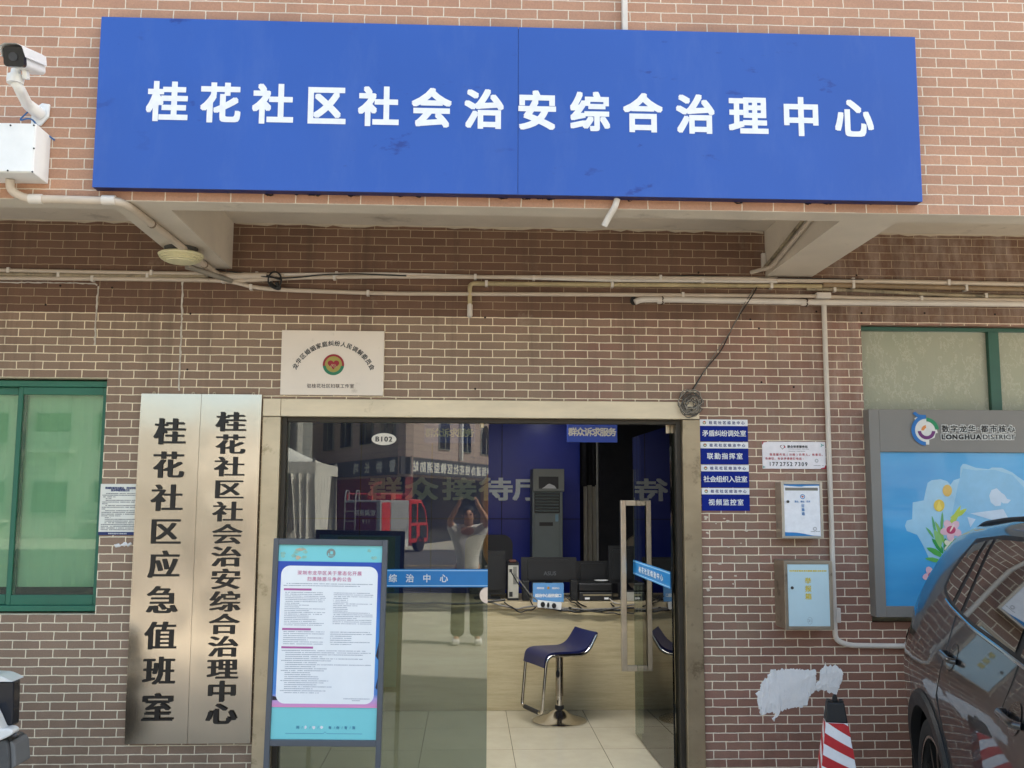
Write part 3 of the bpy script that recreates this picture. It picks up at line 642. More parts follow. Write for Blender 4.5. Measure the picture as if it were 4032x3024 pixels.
plate(799, 1036, '桂花社区社会治安综合治理中心', [(912-(1661+i*88.3-1661)*.0345, 1661+i*88.3) for i in range(14)], 108, 76, 'right of the two tall steel name plates, with fourteen black characters', 8.7)

def panel(name, label, cat, q0, q1, m, th=.012, y0=-.001, pname='board'):
    (x0, z1), (x1, z0) = q0, q1
    t = thing(name, label, cat, ((x0+x1)/2, 0, z0)); MB().box(x0, x1, y0-th, y0, z0, z1).build(pname, m, t, bevel=.0015); return t, x0, x1, z0, z1, y0-th
def xz(px, py, y=0): q = at(px, py, y); return q.x, q.z
CREAM = mat('cream_enamel', 'ecdfd0', .4, var=.04, scale=3, dirt=('a89a86', 9, .60, .55))
t, x0, x1, z0, z1, yf = panel('plaque', 'cream plaque with an arc of characters over a red and green heart emblem', 'plaque', xz(1113, 1302), xz(1510, 1559), CREAM, .02)
pc = at(1313, 1436, yf); k = 5.84/3850/3.16*1.01
its = []
for i, c in enumerate('龙华区婚姻家庭纠纷人民调解委员会'):
    a = R(-64+128*i/15); r = 520*k; its.append((c, pc.x+.001+r*math.sin(a), pc.z-(840-587)*k+r*math.cos(a), .034, .034, -a))
letters(its, yf-.0006, .018).build('arc_lettering', BTX, t)
q = at(1050+795/3.16, 1250+852/3.16, yf); letters(row('驻桂花社区妇联工作室', q.x, q.z, .027, 58*k), yf-.0006, .006).build('lettering', mat('brown_print', '4a3530', .5), t)
ER, EG, EO = flat('emblem_red', '9a2530'), flat('emblem_green', '2b7a58'), flat('emblem_olive', 'a79a4c')
r = .0635
em = MB().prism(disc(pc.x, pc.z, r*.86), yf-.0012, yf-.0004).build('emblem', EO, t)
MB().prism(ring(pc.x, pc.z, r*.80, r, -8, 188), yf-.002, yf-.0013).build('emblem_top', ER, em)
MB().prism(ring(pc.x, pc.z, r*.72, r, 188, 352), yf-.002, yf-.0013).build('emblem_bottom', EG, em)
hp_ = [(pc.x+.0036*16*math.sin(a)**3*.60, pc.z+.002+.0023*(13*math.cos(a)-5*math.cos(2*a)-2*math.cos(3*a)-math.cos(4*a))*.86) for a in [R(9*i) for i in range(40)]]
MB().prism(hp_, yf-.0021, yf-.0014).build('emblem_heart', ER, em)
mb = MB()
for i in range(5): mb.box(-.001, .001, -.0028, -.0022, -.012, .012, Matrix.Translation((pc.x-.014+i*.007, yf, pc.z-.010-.004*abs(i-2)*-.5)) @ Matrix.Rotation(R(28 if i < 2 else -35), 4, 'Y'))
mb.build('emblem_fingers', flat('emblem_line', 'cbb58a'), em)
# house number
q = at(1512, 1729, .05); t = thing('number_plate', 'white oval number plate reading B102 on the door glass', 'number plate', (q.x, .05, q.z))
MB().prism(disc(q.x, q.z, .074, .036, 36), .047, .0535).build('oval', mat('porcelain', 'dcd4c6', .35, var=.1, scale=60, bump=.2), t)
MB().prism(ring(q.x, q.z, .0, .001, 0, 1), .0462, .0468).build('oval_rim', BLACK, t)
letters(row('B102', q.x, q.z, .043, .026), .0462, .035, .006).build('lettering', BTX, t)
# four department strips
SBLU = mat('strip_blue', '0a2486', .45, var=.08, scale=8, dirt=('2443a4', 12, .64, .4), spec=.15); SWH = flat('strip_white', 'f0f0f3'); SNAVY = flat('strip_navy', '1b2a72')
tx = ['矛盾纠纷调处室', '联勤指挥室', '社会组织入驻室', '视频监控室']; pit = [92/3.687*1.0, 108/3.687, 92/3.687, 106/3.687]
tops = [190, 517, 850, 1185, 1521]; lft = [197, 206, 215, 224, 233]
for i in range(4):
    f = lambda a, b: xz(2700+a/3.687, 1600+b/3.687)
    (x0, z1), (x1, z0) = f(lft[i]+3, tops[i]), f(lft[i]+703, tops[i+1]-5)
    lab = ['topmost blue strip sign beside the door with seven characters', 'second blue strip sign from the top, beside the door, five characters', 'third blue strip sign from the top, beside the door, seven characters', 'lowest blue strip sign beside the door, five characters'][i]
    t = thing('strip_sign', lab, 'sign', ((x0+x1)/2, 0, z0), 'blue strip signs right of the door')
    zmid = f(0, tops[i]+92)[1]; yy = -.007
    MB().box(x0, x1, yy, -.001, z0, zmid).build('blue_field', SBLU, t); MB().box(x0, x1, yy-.0005, -.001, zmid+.0003, z1).build('header', SWH, t)
    kx = (x1-x0)/703
    letters(row(tx[i], x0+(x1-x0)*.505, (z0+zmid)/2+.002, .0395, pit[i]*3.687*kx), yy-.0006, .02).build('lettering', WTXT, t)
    zh = (zmid+z1)/2; letters(row('桂花社区综治中心', x0+395*kx, zh, .021, 68*kx), yy-.0012, .02).build('header_lettering', SNAVY, t)
    ex = x0+66*kx
    e = MB().prism(ring(ex, zh, .007, .0105, -240, 60), yy-.0014, yy-.0006).build('emblem', flat('wreath_green', '4c6a2c'), t)
    MB().prism(disc(ex, zh, .0062), yy-.0015, yy-.0007).build('emblem_disc', flat('emblem_cream', 'e6d6b6'), e); MB().box(ex-.004, ex+.004, yy-.0018, yy-.0009, zh+.002, zh+.0095).build('emblem_red', flat('bright_red', 'c0352a'), e)
# phone plaque
PW = flat('plaque_white', 'efebf0'); RED = flat('print_red', 'b81f3c'); INK = flat('print_black', '17171a')
t, x0, x1, z0, z1, yf = panel('phone_plaque', 'white plaque with red corners and a long black phone number', 'plaque', xz(2999, 1739), xz(3251, 1847), PW, .008)
g = lambda a, b: xz(2700+a/3.687, 1600+b/3.687, yf); kk = (x1-x0)/930
letters([(c, g(1170+55+i*49.5, 838)[0]+(.0 if i < 3 else .004 if i < 7 else .012), g(1400, 838)[1], .031, .0335) for i, c in enumerate('17727527309')], yf-.0006, .014).build('phone_number', INK, t)
q = g(1615, 700); letters(row('我是服务站(分格)负责人，有意见、', q[0], q[1], .0165, 48*kk), yf-.0006, .012).build('red_lettering', RED, t)
q = g(1440, 758); letters(row('有建议、有诉求请拨打电话:', q[0], q[1], .0165, 45*kk), yf-.0006, .012).build('red_lettering', RED, t)
q = g(1622, 585); letters(row('群众诉求服务站', q[0], q[1], .0165, 43*kk), yf-.0006, .03).build('title_lettering', INK, t)
q = g(1622, 620); join(greek(g(1475, 0)[0], g(1775, 0)[0], q[1], .003, yf-.0006, 4), greek(g(1475, 0)[0], g(1715, 0)[0], g(0, 642)[1], .003, yf-.0006, 5), greek(g(1830, 0)[0], g(1980, 0)[0], g(0, 850)[1], .003, yf-.0006, 6)).build('small_print', flat('print_grey', '6a6a70'), t)
c_ = g(1405, 590); hh = [(c_[0]+.00095*16*math.sin(a)**3, c_[1]+.00095*(13*math.cos(a)-5*math.cos(2*a)-2*math.cos(3*a)-math.cos(4*a))) for a in [R(12*i) for i in range(31)]]
h2 = [(c_[0]+.0007*16*math.sin(a)**3, c_[1]+.0007*(13*math.cos(a)-5*math.cos(2*a)-2*math.cos(3*a)-math.cos(4*a))) for a in [R(12*i) for i in range(31)]]
MB().add([(p[0], yf-.0007, p[1]) for p in hh]+[(p[0], yf-.0007, p[1]) for p in h2], [(i, i+1, i+32, i+31) for i in range(4, 30)]).build('heart_logo', mat('logo_mixed', '6d4a55', .5, var=.8, scale=300), t)
q = g(1436, 590); MB().prism(disc(*q, .005), yf-.001, yf-.0003).build('logo_dot', RED, t)
q = g(1900, 790); MB().prism(ring(*q, .006, .0115, 0, 350, 18), yf-.001, yf-.0003).build('grey_seal', flat('seal_grey', 'b9b8bc'), t)
MB().prism([(x0, z1), (x0+.034, z1), (x0+.022, z1-.003), (x0+.008, z1-.005), (x0+.005, z1-.013), (x0, z1-.020)], yf-.0009, yf-.0003).prism([(x1, z0), (x1, z0+.024), (x1-.006, z0+.020), (x1-.009, z0+.010), (x1-.018, z0+.008), (x1-.032, z0+.004), (x1-.034, z0)], yf-.0009, yf-.0003).build('red_corner', flat('corner_red', 'a81d38'), t)
mb = MB()
for cx, cz, s in ((*g(1978, 565), .012), (*g(1135, 880), .008)):
    for a in (0, 125, 235): mb.box(-.0015, s, -.0012, -.0006, -.0022, .0022, Matrix.Translation((cx, yf, cz)) @ Matrix.Rotation(R(a), 4, 'Y'))
mb.build('teal_leaf', flat('teal', '3fa79b'), t)
# letter boxes
def letterbox(name, label, q, steel, facecol, fx, rear):
    X = at(*rear[0]).x; (a, b), (c, d) = q; yf = rear[1]
    p0, p1 = at(a, b, yf), at(c, d, yf); z1, z0 = p0.z, p1.z
    t = thing(name, label, 'letter box', ((p0.x+p1.x)/2, 0, z0))
    fw, fh = fx
    MB().box(p0.x+.002, p1.x-.002, yf+.012, -.001, z0+.002, z1-.002).build('body', steel, t, bevel=.003)
    MB().box(p0.x, p0.x+fw, yf, yf+.0115, z0, z1).box(p1.x-fw, p1.x, yf, yf+.0115, z0, z1).box(p0.x+fw, p1.x-fw, yf, yf+.0115, z0, z0+fh).box(p0.x+fw, p1.x-fw, yf, yf+.0115, z1-fh, z1).build('frame', steel, t, bevel=.002)
    d_ = MB().box(p0.x+fw+.0015, p1.x-fw-.0015, yf+.003, yf+.0118, z0+fh+.0015, z1-fh-.0015).build('door', facecol, t)
    return t, d_, p0.x+fw+.0015, p1.x-fw-.0015, z0+fh+.0015, z1-fh-.0015, yf+.003
BST = mat('brown_steel', (.42, .345, .26), .42, .7, var=.18, scale=3, dirt=('3a2a22', 6, .56, .7), stretch=(1, 1, .3)); GST = mat('grey_steel', (.50, .45, .38), .38, .75, var=.12, scale=3)
BLUEP = flat('print_blue', '2d7fc0')
t, d_, x0, x1, z0, z1, yf = letterbox('letter_box', 'upper steel letter box with a white door and blue waves', ((3075, 1897), (3244.5, 2120.5)), GST, flat('door_white', 'eeeff4'), (.0155, .0135), ((3050, 2000), -.124))
wx = lambda f: x0+(x1-x0)*f
MB().prism([(wx(0), z1), (wx(1), z1)]+[(wx(1-i/10), z1-.007-.006*math.sin(i/10*3.3)*(1 if i > 4 else .4)) for i in range(11)], yf-.0009, yf-.0003).prism([(wx(0), z0), (wx(0), z0+.022)]+[(wx(i/10), z0+.022-.018*(i/10)**.6+.006*math.sin(i/10*5)) for i in range(1, 11)]+[(wx(1), z0)], yf-.0009, yf-.0003).build('blue_wave', BLUEP, d_)
MB().prism(rrect(wx(.035), wx(.955), z1-.036, z1-.019, .003), yf-.0012, yf-.0003).build('slot', mat('slot_grey', '7d7a72', .5), d_)
e = (wx(.52), z1-.072); MB().prism(ring(*e, .0105, .0145, 0, 360), yf-.001, yf-.0003).build('emblem', BLUEP, d_)
hh = [(e[0]+.00042*16*math.sin(a)**3, e[1]+.00042*(13*math.cos(a)-5*math.cos(2*a)-2*math.cos(3*a)-math.cos(4*a))) for a in [R(15*i) for i in range(24)]]
MB().prism(hh, yf-.0009, yf-.0003).build('emblem_heart', flat('heart_red', 'c2655f'), d_)
letters(row('意见、建议、诉求', wx(.51), z1-.1005, .0125, .0118), yf-.0006, .01).build('lettering', BLUEP, d_)
letters([(c, wx(.525), z1-.125-i*.0235, .0205, .0205) for i, c in enumerate('征集箱')], yf-.0006, .01).build('lettering', BLUEP, d_)
MB().prism(ring(wx(.84), z0+.041, .006, .012, 0, 350, 18), yf-.0009, yf-.0003).build('grey_seal', flat('seal_grey', 'b9b8bc'), d_)
greek(wx(.72), wx(.97), z0+.0255, .003, yf-.0006, 9).build('small_print', INK, d_)
LK = mat('lock_steel', '55534f', .4, .7)
MB().lathe([(.008, -.006), (.008, 0)], (wx(.10), yf, z1-.101), 'y', 16).build('lock', LK, d_)
t, d_, x0, x1, z0, z1, yf = letterbox('letter_box', 'lower brown steel letter box with a pale blue door and yellow characters', ((3086, 2208), (3285, 2480.5)), BST, mat('door_pale_blue', 'c2dbe2', .45, var=.04, scale=6, dirt=('8ea5ab', 20, .68, .5)), (.0195, .0195), ((3047, 2330), -.195))
YEL = mat('print_yellow', 'd9c23c', .5, var=.12, scale=120)
letters([(c, wx(.49), z1-.093-i*.0445, .0385, .037) for i, c in enumerate('举报箱')], yf-.0006, .03, .012).build('lettering', YEL, d_)
join(*[greek(wx(.05), wx(.95), z1-.037, .0105, yf-.0006, 21+i, .0, .0105) for i in range(1)]).build('lettering', YEL, d_)
PEN = flat('pencil', '7e8a90')
MB().add([(wx(.51)+(.0145+k_)*math.cos(a), yf-.0006, z0+.031+(.0185+k_)*math.sin(a)) for k_ in (0, .0011) for a in [R(15*i) for i in range(25)]], [(i, i+1, i+26, i+25) for i in range(24)]).build('pencil_ring', PEN, d_)
letters(row('31', wx(.51), z0+.031, .023, .0125), yf-.0006, 0).build('pencil_number', PEN, d_)
MB().lathe([(.0085, -.006), (.0085, 0)], (wx(.10), yf, z1-.133), 'y', 16).build('lock', LK, d_)
# paper notice by the green window
t, x0, x1, z0, z1, yf = panel('paper_notice', 'small white printed notice with a navy foot band by the green window', 'notice', xz(398, 1905), xz(540, 2107), mat('notice_paper', 'e9e9e0', .6, var=.03), .004, pname='sheet')
MB().box(x0, x1, yf-.0006, yf-.0001, z0, z0+.0185).build('foot_band', flat('navy_band', '1d2f66'), t)
hx = (x0+x1)/2+.004; NB = flat('notice_navy', '24356f')
letters(row('观湖街道违法建设、违法用地', hx, z1-.024, .0145, .0135), yf-.0006, .03).build('title_lettering', NB, t)
letters(row('投诉举报受理公示', hx, z1-.0375, .0145, .0135), yf-.0006, .03).build('title_lettering', NB, t)
ms = []
for i in range(22):
    s, e = (.15 if i in (0, 3, 4, 7, 10, 14, 15, 16, 17) else .06), (.95 if i not in (2, 3, 6, 9, 13, 14) else [.4, .3, .2, .15, .55, .3][[2, 3, 6, 9, 13, 14].index(i)])
    ms.append(greek(x0+(x1-x0)*s, x0+(x1-x0)*e, z1-.056-i*.0100, .0052, yf-.0005, 50+i))
join(*ms).build('small_print', flat('print_grey', '6a6a70'), t)
letters(row('观湖街道综合行政执法队', hx-.004, z0+.009, .0085, .0098), yf-.0012, .02).build('foot_lettering', WTXT, t)
# plaster patches
def plaster(pts, label, seed, th=.012):
    rnd = random.Random(seed); P2 = [xz(2700+a/1.62, 2000+b/1.62) for a, b in pts]; out = []
    for (a, b), (c, d) in zip(P2, P2[1:]+P2[:1]):
        n = max(1, int(math.hypot(c-a, d-b)/.008))
        out += [(a+(c-a)*i/n+rnd.uniform(-.0045, .0045), b+(d-b)*i/n+rnd.uniform(-.007, .007)) for i in range(n)]
    b = bmesh.new(); f = b.faces.new([b.verts.new((x, -.001, z)) for x, z in out])
    r = bmesh.ops.triangulate(b, faces=[f]); bmesh.ops.subdivide_edges(b, edges=b.edges, cuts=3, use_grid_fill=True)
    edge = {v for e in b.edges if e.is_boundary for v in e.verts}
    for v in b.verts: v.co.y = -.001 if v in edge else -.007-.0035*noise.noise(Vector((v.co.x*9, 0, v.co.z*22)))-.002*noise.noise(v.co*45)
    me = bpy.data.meshes.new('plaster_patch'); bmesh.ops.recalc_face_normals(b, faces=b.faces); b.to_mesh(me); b.free()
    me.materials.append(mat('white_plaster', 'f0eeec', .85, var=.04, scale=12, bump=.5, bscale=35)); o = bpy.data.objects.new('plaster_patch', me); C.objects.link(o)
    return tag(o, label, 'plaster')
plaster([(545, 1035), (590, 1030), (690, 1022), (760, 1035), (828, 1030), (832, 1060), (820, 1110), (826, 1150), (815, 1180), (790, 1190), (780, 1220), (770, 1265), (700, 1270), (650, 1282), (610, 1295), (597, 1312), (575, 1340), (560, 1368), (550, 1345), (570, 1310), (540, 1306), (475, 1314), (470, 1290), (455, 1250), (460, 1210), (445, 1180), (480, 1160), (475, 1130), (495, 1100), (520, 1075)], 'large white plaster patch on the brick wall left of the traffic post', 1)
plaster([(862, 1055), (855, 1035), (888, 1003), (890, 975), (895, 1003), (960, 1010), (990, 1030), (1003, 1055), (992, 1100), (976, 1150), (960, 1185), (905, 1180), (900, 1165), (850, 1168), (822, 1160), (835, 1115), (848, 1105)], 'smaller ragged white plaster patch behind the top of the traffic post', 2)
plaster([(-3646, 226), (-3610, 232), (-3590, 222), (-3560, 226), (-3533, 224), (-3540, 240), (-3590, 246), (-3632, 250)], 'torn scrap of white paper glue under the printed notice', 4, .003)
# small drilled holes and plugs in the wall
mb = MB()
for px, py in ((2954, 1258), (2988, 1293), (2998, 1505), (3125, 1524), (1910, 1250), (1871, 1531), (750, 1235), (2550+200, 1073), (3372, 1084), (738, 1455), (180, 1200), (238, 1125), (442, 1133), (3214, 1227), (3392, 1233), (3640, 1233), (3917, 1238)):
    q = at(px, py); mb.prism(disc(q.x, q.z, .0065, n=10), -.0022, -.0008)
o = mb.build('wall_hole', mat('hole_dark', '241b17', .9), B)

# ---------------------------------------------------------------- the room behind the door
def wood():
    m = bpy.data.materials.new('pale_wood'); k = N(m)
    f = k.noise(3.0, 8, .65, stretch=(.6, 1, 9)); g = k.noise(9, 6, .7, stretch=(.35, 1, 8))
    c = k.ramp(f, [(.30, col('b4a47e')), (.5, col('c6b792')), (.72, col('cfc19d'))])
    ln = k.ramp(g, [(.47, (0, 0, 0, 1)), (.5, (1, 1, 1, 1)), (.53, (0, 0, 0, 1))])
    k.l(k.mix(k.math('MULTIPLY', ln, .28), c, col('8f7d58')), k.b.inputs['Base Color']); k.b.inputs['Roughness'].default_value = .42; return m
WD = wood(); CY = 2.16
ct = at(2000, 2371, CY).z; cb = at(2000, 2397, CY).z
t = thing('service_counter', 'pale wood service counter inside the room with tangled cables along its edge', 'counter', (.2, CY, .07))
MB().box(-2.2, 2.35, CY, CY+.03, .07, cb-.001).box(-2.2, -2.17, CY+.03, CY+.7, .07, cb-.001).box(2.32, 2.35, CY+.03, CY+.7, .07, cb-.001).build('front_panel', WD, t)
MB().box(-2.25, 2.4, CY-.02, CY+.75, cb, ct).build('counter_top', mat('counter_edge', 'bfae8c', .45), t, bevel=.003)
mb = MB()
for x in (-1.0, 1.78): mb.box(x-.0015, x+.0015, CY-.0012, CY, .07, cb-.002)
mb.build('panel_gap', DARK, t)
def block(name, label, cat, a, b, Y, depth, m, bevel=.004, zb=None, group=None):
    (x0, z1), (x1, z0) = xz(*a, Y), xz(*b, Y); z0 = ct+.001 if zb is None else zb
    t = thing(name, label, cat, ((x0+x1)/2, Y, z0), group); return t, x0, x1, z0, z1
MON = mat('monitor_black', '1b1d20', .4, var=.1)
def monitor(label, a, b, Y=2.36, logo=None, slots=True):
    t, x0, x1, zz, z1 = block('computer_monitor', label, 'monitor', a, b, Y, .05, MON, group='monitors on the counter')
    z0 = at(*b, Y).z; xm = (x0+x1)/2; h = z1-z0; w_ = x1-x0
    MB().prism(rrect(x0, x1, z0, z1, .006), Y, Y+.02).build('housing', MON, t)
    MB().prism(rrect(x0+w_*.12, x1-w_*.12, z0+h*.10, z1-h*.10, .02), Y-.022, Y-.0005).build('back_cover', MON, t)
    if slots: MB().prism(rrect(x0+w_*.17, x1-w_*.17, z1-h*.24, z1-h*.19, .004), Y-.0235, Y-.0222).build('vent', BLACK, t)
    MB().box(xm-.03, xm+.03, Y+.0, Y+.018, ct+.012, z0-.0005).build('stand_neck', MON, t); MB().prism(rrect(xm-.11, xm+.11, -.08, .08, .03), 0, .01, Matrix.Translation((0, Y+.01, ct+.011)) @ Matrix.Rotation(R(-90), 4, 'X') @ Matrix.Translation((0, 0, 0))).build('stand_foot', MON, t)
    if logo: letters(row(logo, xm+.01, z0+h*.36, .045, .026), Y-.0235, .02).build('lettering', flat('logo_grey', '55585c'), t)
    return t
monitor('wide black monitor on the counter with a grey logo on its back', (2052, 2194), (2270, 2292), logo='ASUS')
monitor('black monitor in shadow behind the printer', (2268, 2209), (2398, 2296), 2.62)
monitor('tall dark monitor beside the door handles', (2396, 2149), (2500, 2296), 2.40)
monitor('dark monitor at the right edge of the closed glass leaf', (1850, 2168), (1989, 2340), 2.42, slots=False)
monitor('dark monitor behind the glass and the notice stand', (1330, 2113), (1552, 2330), 2.42, slots=False)
t, x0, x1, z0, z1 = block('computer_tower', 'white computer tower with its slotted rear facing the door', 'computer', (2000, 2217), (2043, 2366), 2.26, .35, WHITE)
MB().box(x0, x1, 2.28, 2.62, z0, z1).build('case', MON, t); MB().box(x0+.003, x1-.003, 2.277, 2.2798, z0+.02, z1-.02).build('rear_plate', flat('zinc', 'b3b0a4'), t)
mb = MB()
for i in range(6): mb.box(x0+.045+i*.005, x0+.0475+i*.005, 2.2752, 2.2768, z0+.13, z1-.03)
mb.box(x0+.012, x0+.035, 2.2752, 2.2768, z1-.075, z1-.05).box(x0+.012, x0+.04, 2.2752, 2.2768, z0+.03, z0+.07).build('port', DARK, t)
tag(MB().box(x0+.015, x1-.02, 2.3, 2.4, z1+.001, z1+.022).build('wallet', mat('brown_wallet', '5d3328', .6), None, bevel=.006), 'small brown wallet lying on the computer tower', 'wallet')
t, x0, x1, z0, z1 = block('desk_sign', 'small light blue service sign standing on the counter', 'sign', (2098, 2295), (2219, 2369), 2.18, .01, SB)
MB().prism(rrect(x0, x1, z0, z1, .006), 2.166, 2.172).build('board', mat('sky_board', '5f97cc', .3, var=.05), t)
letters(row('综治中心服务窗口', (x0+x1)/2, z0+(z1-z0)*.34, .030, .0265), 2.1654, .03).build('lettering', WTXT, t)
letters(row('桂花社区', x0+(x1-x0)*.25, z0+(z1-z0)*.73, .017, .015)+row('综治中心', x0+(x1-x0)*.74, z0+(z1-z0)*.73, .017, .015), 2.1654, .02).build('lettering', WTXT, t)
MB().prism(disc((x0+x1)/2, z0+(z1-z0)*.74, .011), 2.1648, 2.1658).build('emblem', flat('emblem_gold', 'b58a3e'), t)
MB().prism([(x0+.03, z0+.004), (x0+.10, z0+.004), (x0+.11, z0+.012), (x0+.06, z0+.02), (x0+.035, z0+.014)], 2.1648, 2.1658).build('blue_swirl', flat('swirl_blue', '2b6aa8'), t)
# loud speakers, printer, papers
for lab, a, b in (('small black loudspeaker left of the light blue desk sign', (2057, 2287), (2084, 2366)), ('small black loudspeaker right of the light blue desk sign', (2247, 2286), (2275, 2366))):
    t, x0, x1, z0, z1 = block('desk_speaker', lab, 'speaker', a, b, 2.25, .1, BLACK, group='loudspeakers on the counter')
    MB().box(x0, x1, 2.25, 2.33, z0, z1).build('cabinet', BLACK, t, bevel=.004); MB().prism(disc((x0+x1)/2, z0+(z1-z0)*.35, .014), 2.247, 2.2495).build('port', DARK, t)
t, x0, x1, z0, z1 = block('printer', 'black printer on the counter with its rear panel toward the door', 'printer', (2281, 2296), (2413, 2368), 2.24, .35, BLACK)
zq = z0+(z1-z0)*.5
MB().box(x0, x1, 2.24, 2.55, z0, zq).build('lower_body', MON, t, bevel=.006); MB().box(x0-.006, x1+.002, 2.25, 2.55, zq+.001, z1).build('upper_body', BLACK, t, bevel=.012)
MB().box(x0+.03, x1-.01, 2.2375, 2.2398, zq-.03, zq-.018).build('paper_slot', flat('slot_tan', '8d8268'), t); MB().box(x0+.045, x0+.085, 2.2375, 2.2398, z0+.012, z0+.028).box(x1-.07, x1-.035, 2.2375, 2.2398, z0+.012, z0+.028).build('sticker', WTXT, t)
tag(MB().lathe([(.045, z1+.001), (.06, z1+.012), (.055, z1+.013), (.04, z1+.004)], (x0+.20, 2.38, 0)).build('paper_plate', WHITE, None, smooth=True), 'small white dish on top of the black printer', 'dish')
t, x0, x1, z0, z1 = block('card_box', 'small grey box beside the printer behind the door handles', 'box', (2450, 2330), (2512, 2371), 2.22, .1, GREY)
MB().box(x0, x1, 2.22, 2.32, z0, z1).build('carton', flat('box_grey', 'a5a49c'), t, bevel=.003); MB().box(x0+.002, x1-.002, 2.218, 2.33, z1+.0005, z1+.004).build('lid', flat('box_lid', '2c2c2e'), t)
tag(MB().lathe([(.03, ct+.001), (.032, ct+.11), (.028, ct+.115)], (at(2512, 2300, 2.3).x, 2.32, 0)).build('cup', mat('clear_cup', '8f8a7c', .2), None, smooth=True), 'translucent cup on the counter seen between the door handles', 'cup')
# power strip and cables
q0, q1 = at(2116, 2376, 2.12), at(2210, 2387, 2.12)
t = thing('power_strip', 'white power strip with three black plugs hanging over the counter edge', 'power strip', tuple((q0+q1)/2))
Mp = Matrix.Translation((q0+q1)/2) @ Matrix.Rotation(R(6), 4, 'Y'); hw = (q1-q0).length/2
MB().prism(rrect(-hw, hw, -.028, .028, .008), -.015, .013, Mp).build('housing', WHITE, t)
for i, xx in enumerate((-.055, -.012, .035)): MB().prism(disc(xx, 0, .017 if i != 1 else .009, .020), -.04, -.0155, Mp).build('plug', BLACK, t, smooth=True)
K = random.Random(11)
def sag(label, a, b, dip, r, m, Y=2.115, n=9):
    ps = [Vector((at(a[0]+(b[0]-a[0])*i/n, a[1]+(b[1]-a[1])*i/n+dip*math.sin(math.pi*i/n)+K.uniform(-5, 5), Y).x, Y+K.uniform(-.01, .01), at(0, a[1]+(b[1]-a[1])*i/n+dip*math.sin(math.pi*i/n)+K.uniform(-5, 5), Y).z)) for i in range(n+1)]
    tag(MB().tube(round_path(ps, .06), r, 6).build('desk_cable', m, None, smooth=True), label, 'cable')
sag('grey cable drooping along the counter edge left of the power strip', (1925, 2368), (2130, 2388), 18, .007, GCABLE)
sag('thick black cable bundle under the power strip running to the right', (2150, 2395), (2500, 2392), 18, .010, CABLE, n=12)
sag('pale grey cable on the black bundle running to the door handles', (2200, 2400), (2500, 2386), 4, .007, GCABLE)
sag('black cable looping down at the left end of the counter', (1985, 2372), (2110, 2395), 26, .006, CABLE)
sag('black cable under the printer sagging in small waves', (2240, 2396), (2640, 2398), 22, .006, CABLE, n=16)
sag('thin black cable crossing the counter edge behind the closed leaf', (1500, 2370), (1990, 2366), 10, .009, CABLE)
for i, (a, b) in enumerate((((2012, 2250), (2100, 2385)), ((2026, 2262), (2135, 2392)), ((2222, 2350), (2290, 2392)), ((2240, 2345), (2310, 2396)), ((2400, 2362), (2470, 2385)), ((2405, 2372), (2420, 2392)))):
    sag(['black lead from the computer tower down to the power strip', 'grey lead from the tower sockets to the power strip', 'thin black lead slanting down beside the desk sign', 'second thin black lead slanting down beside the desk sign', 'white lead from the printer to the door handles', 'short black lead below the printer corner'][i], a, b, 3, .005, [CABLE, GCABLE, CABLE, CABLE, PVCW, CABLE][i], 2.13, 5)
# stool
sb = atz(2203, 2838, .07); t = thing('bar_stool', 'low bar stool with a curved navy seat and chrome frame inside the doorway', 'stool', tuple(sb))
CH = mat('chrome', (.62, .58, .53), .14, 1.0, var=.06); NAVY = mat('navy_vinyl', '1c2250', .35, var=.1, scale=30)
U = Vector((.93, .37, 0)).normalized(); V = Vector((U.y, -U.x, 0)); Zv = Vector((0, 0, 1))
S = lambda u, v, z: Vector((sb.x, sb.y, 0))+U*u+V*v+Zv*z
MB().lathe([(.205, .0705), (.207, .076), (.19, .084), (.14, .098), (.09, .118), (.055, .145), (.036, .16)], (sb.x, sb.y, 0), seg=48).build('base', CH, t, smooth=True)
MB().lathe([(.033, .155), (.036, .17), (.033, .185)], (sb.x, sb.y, 0)).build('collar', DARK, t, smooth=True)
MB().lathe([(.026, .18), (.026, .30)], (sb.x, sb.y, 0)).build('piston', CH, t, smooth=True); MB().lathe([(.030, .255), (.030, .575)], (sb.x, sb.y, 0)).build('column', mat('chrome_dark', (.45, .40, .35), .22, 1.0), t, smooth=True)
prof = round_path([(-.232, 0, .19), (-.195, 0, .585), (.145, 0, .578), (.225, 0, .715)], .07, 8)
full = [S(p.x, .175, p.z) for p in prof][::-1]
other = [S(p.x, -.175, p.z) for p in prof]
MB().tube(round_path(full[:-1]+[S(-.234, .175, .172), S(-.234, -.175, .172)]+other[1:], .03, 4), .0125, 10).build('frame', CH, t, smooth=True)
MB().tube([S(-.234, -.12, .172), S(-.234, .12, .172)], .0165, 12).build('foot_grip', DARK, t, smooth=True)
sp_ = round_path([(-.214, 0, .50), (-.195, 0, .603), (.137, 0, .597), (.235, 0, .735)], .085, 8)
mb = MB(); vs = []; th = .016
for k_, p in enumerate(sp_):
    d = (sp_[min(k_+1, len(sp_)-1)]-sp_[max(k_-1, 0)]).normalized(); nrm = Vector((-d.z, 0, d.x))
    for j in range(9):
        v = -.176+.352*j/8; cr = .012*(1-(v/.176)**2)
        q = p+nrm*(th*.5-cr*.6); vs.append(S(q.x, v, q.z))
    for j in range(9):
        v = -.176+.352*j/8; q = p-nrm*th*.5; vs.append(S(q.x, v, q.z))
n_ = len(sp_)
fs = [(i*18+j, i*18+j+1, (i+1)*18+j+1, (i+1)*18+j) for i in range(n_-1) for j in range(8)]+[(i*18+9+j+1, i*18+9+j, (i+1)*18+9+j, (i+1)*18+9+j+1) for i in range(n_-1) for j in range(8)]
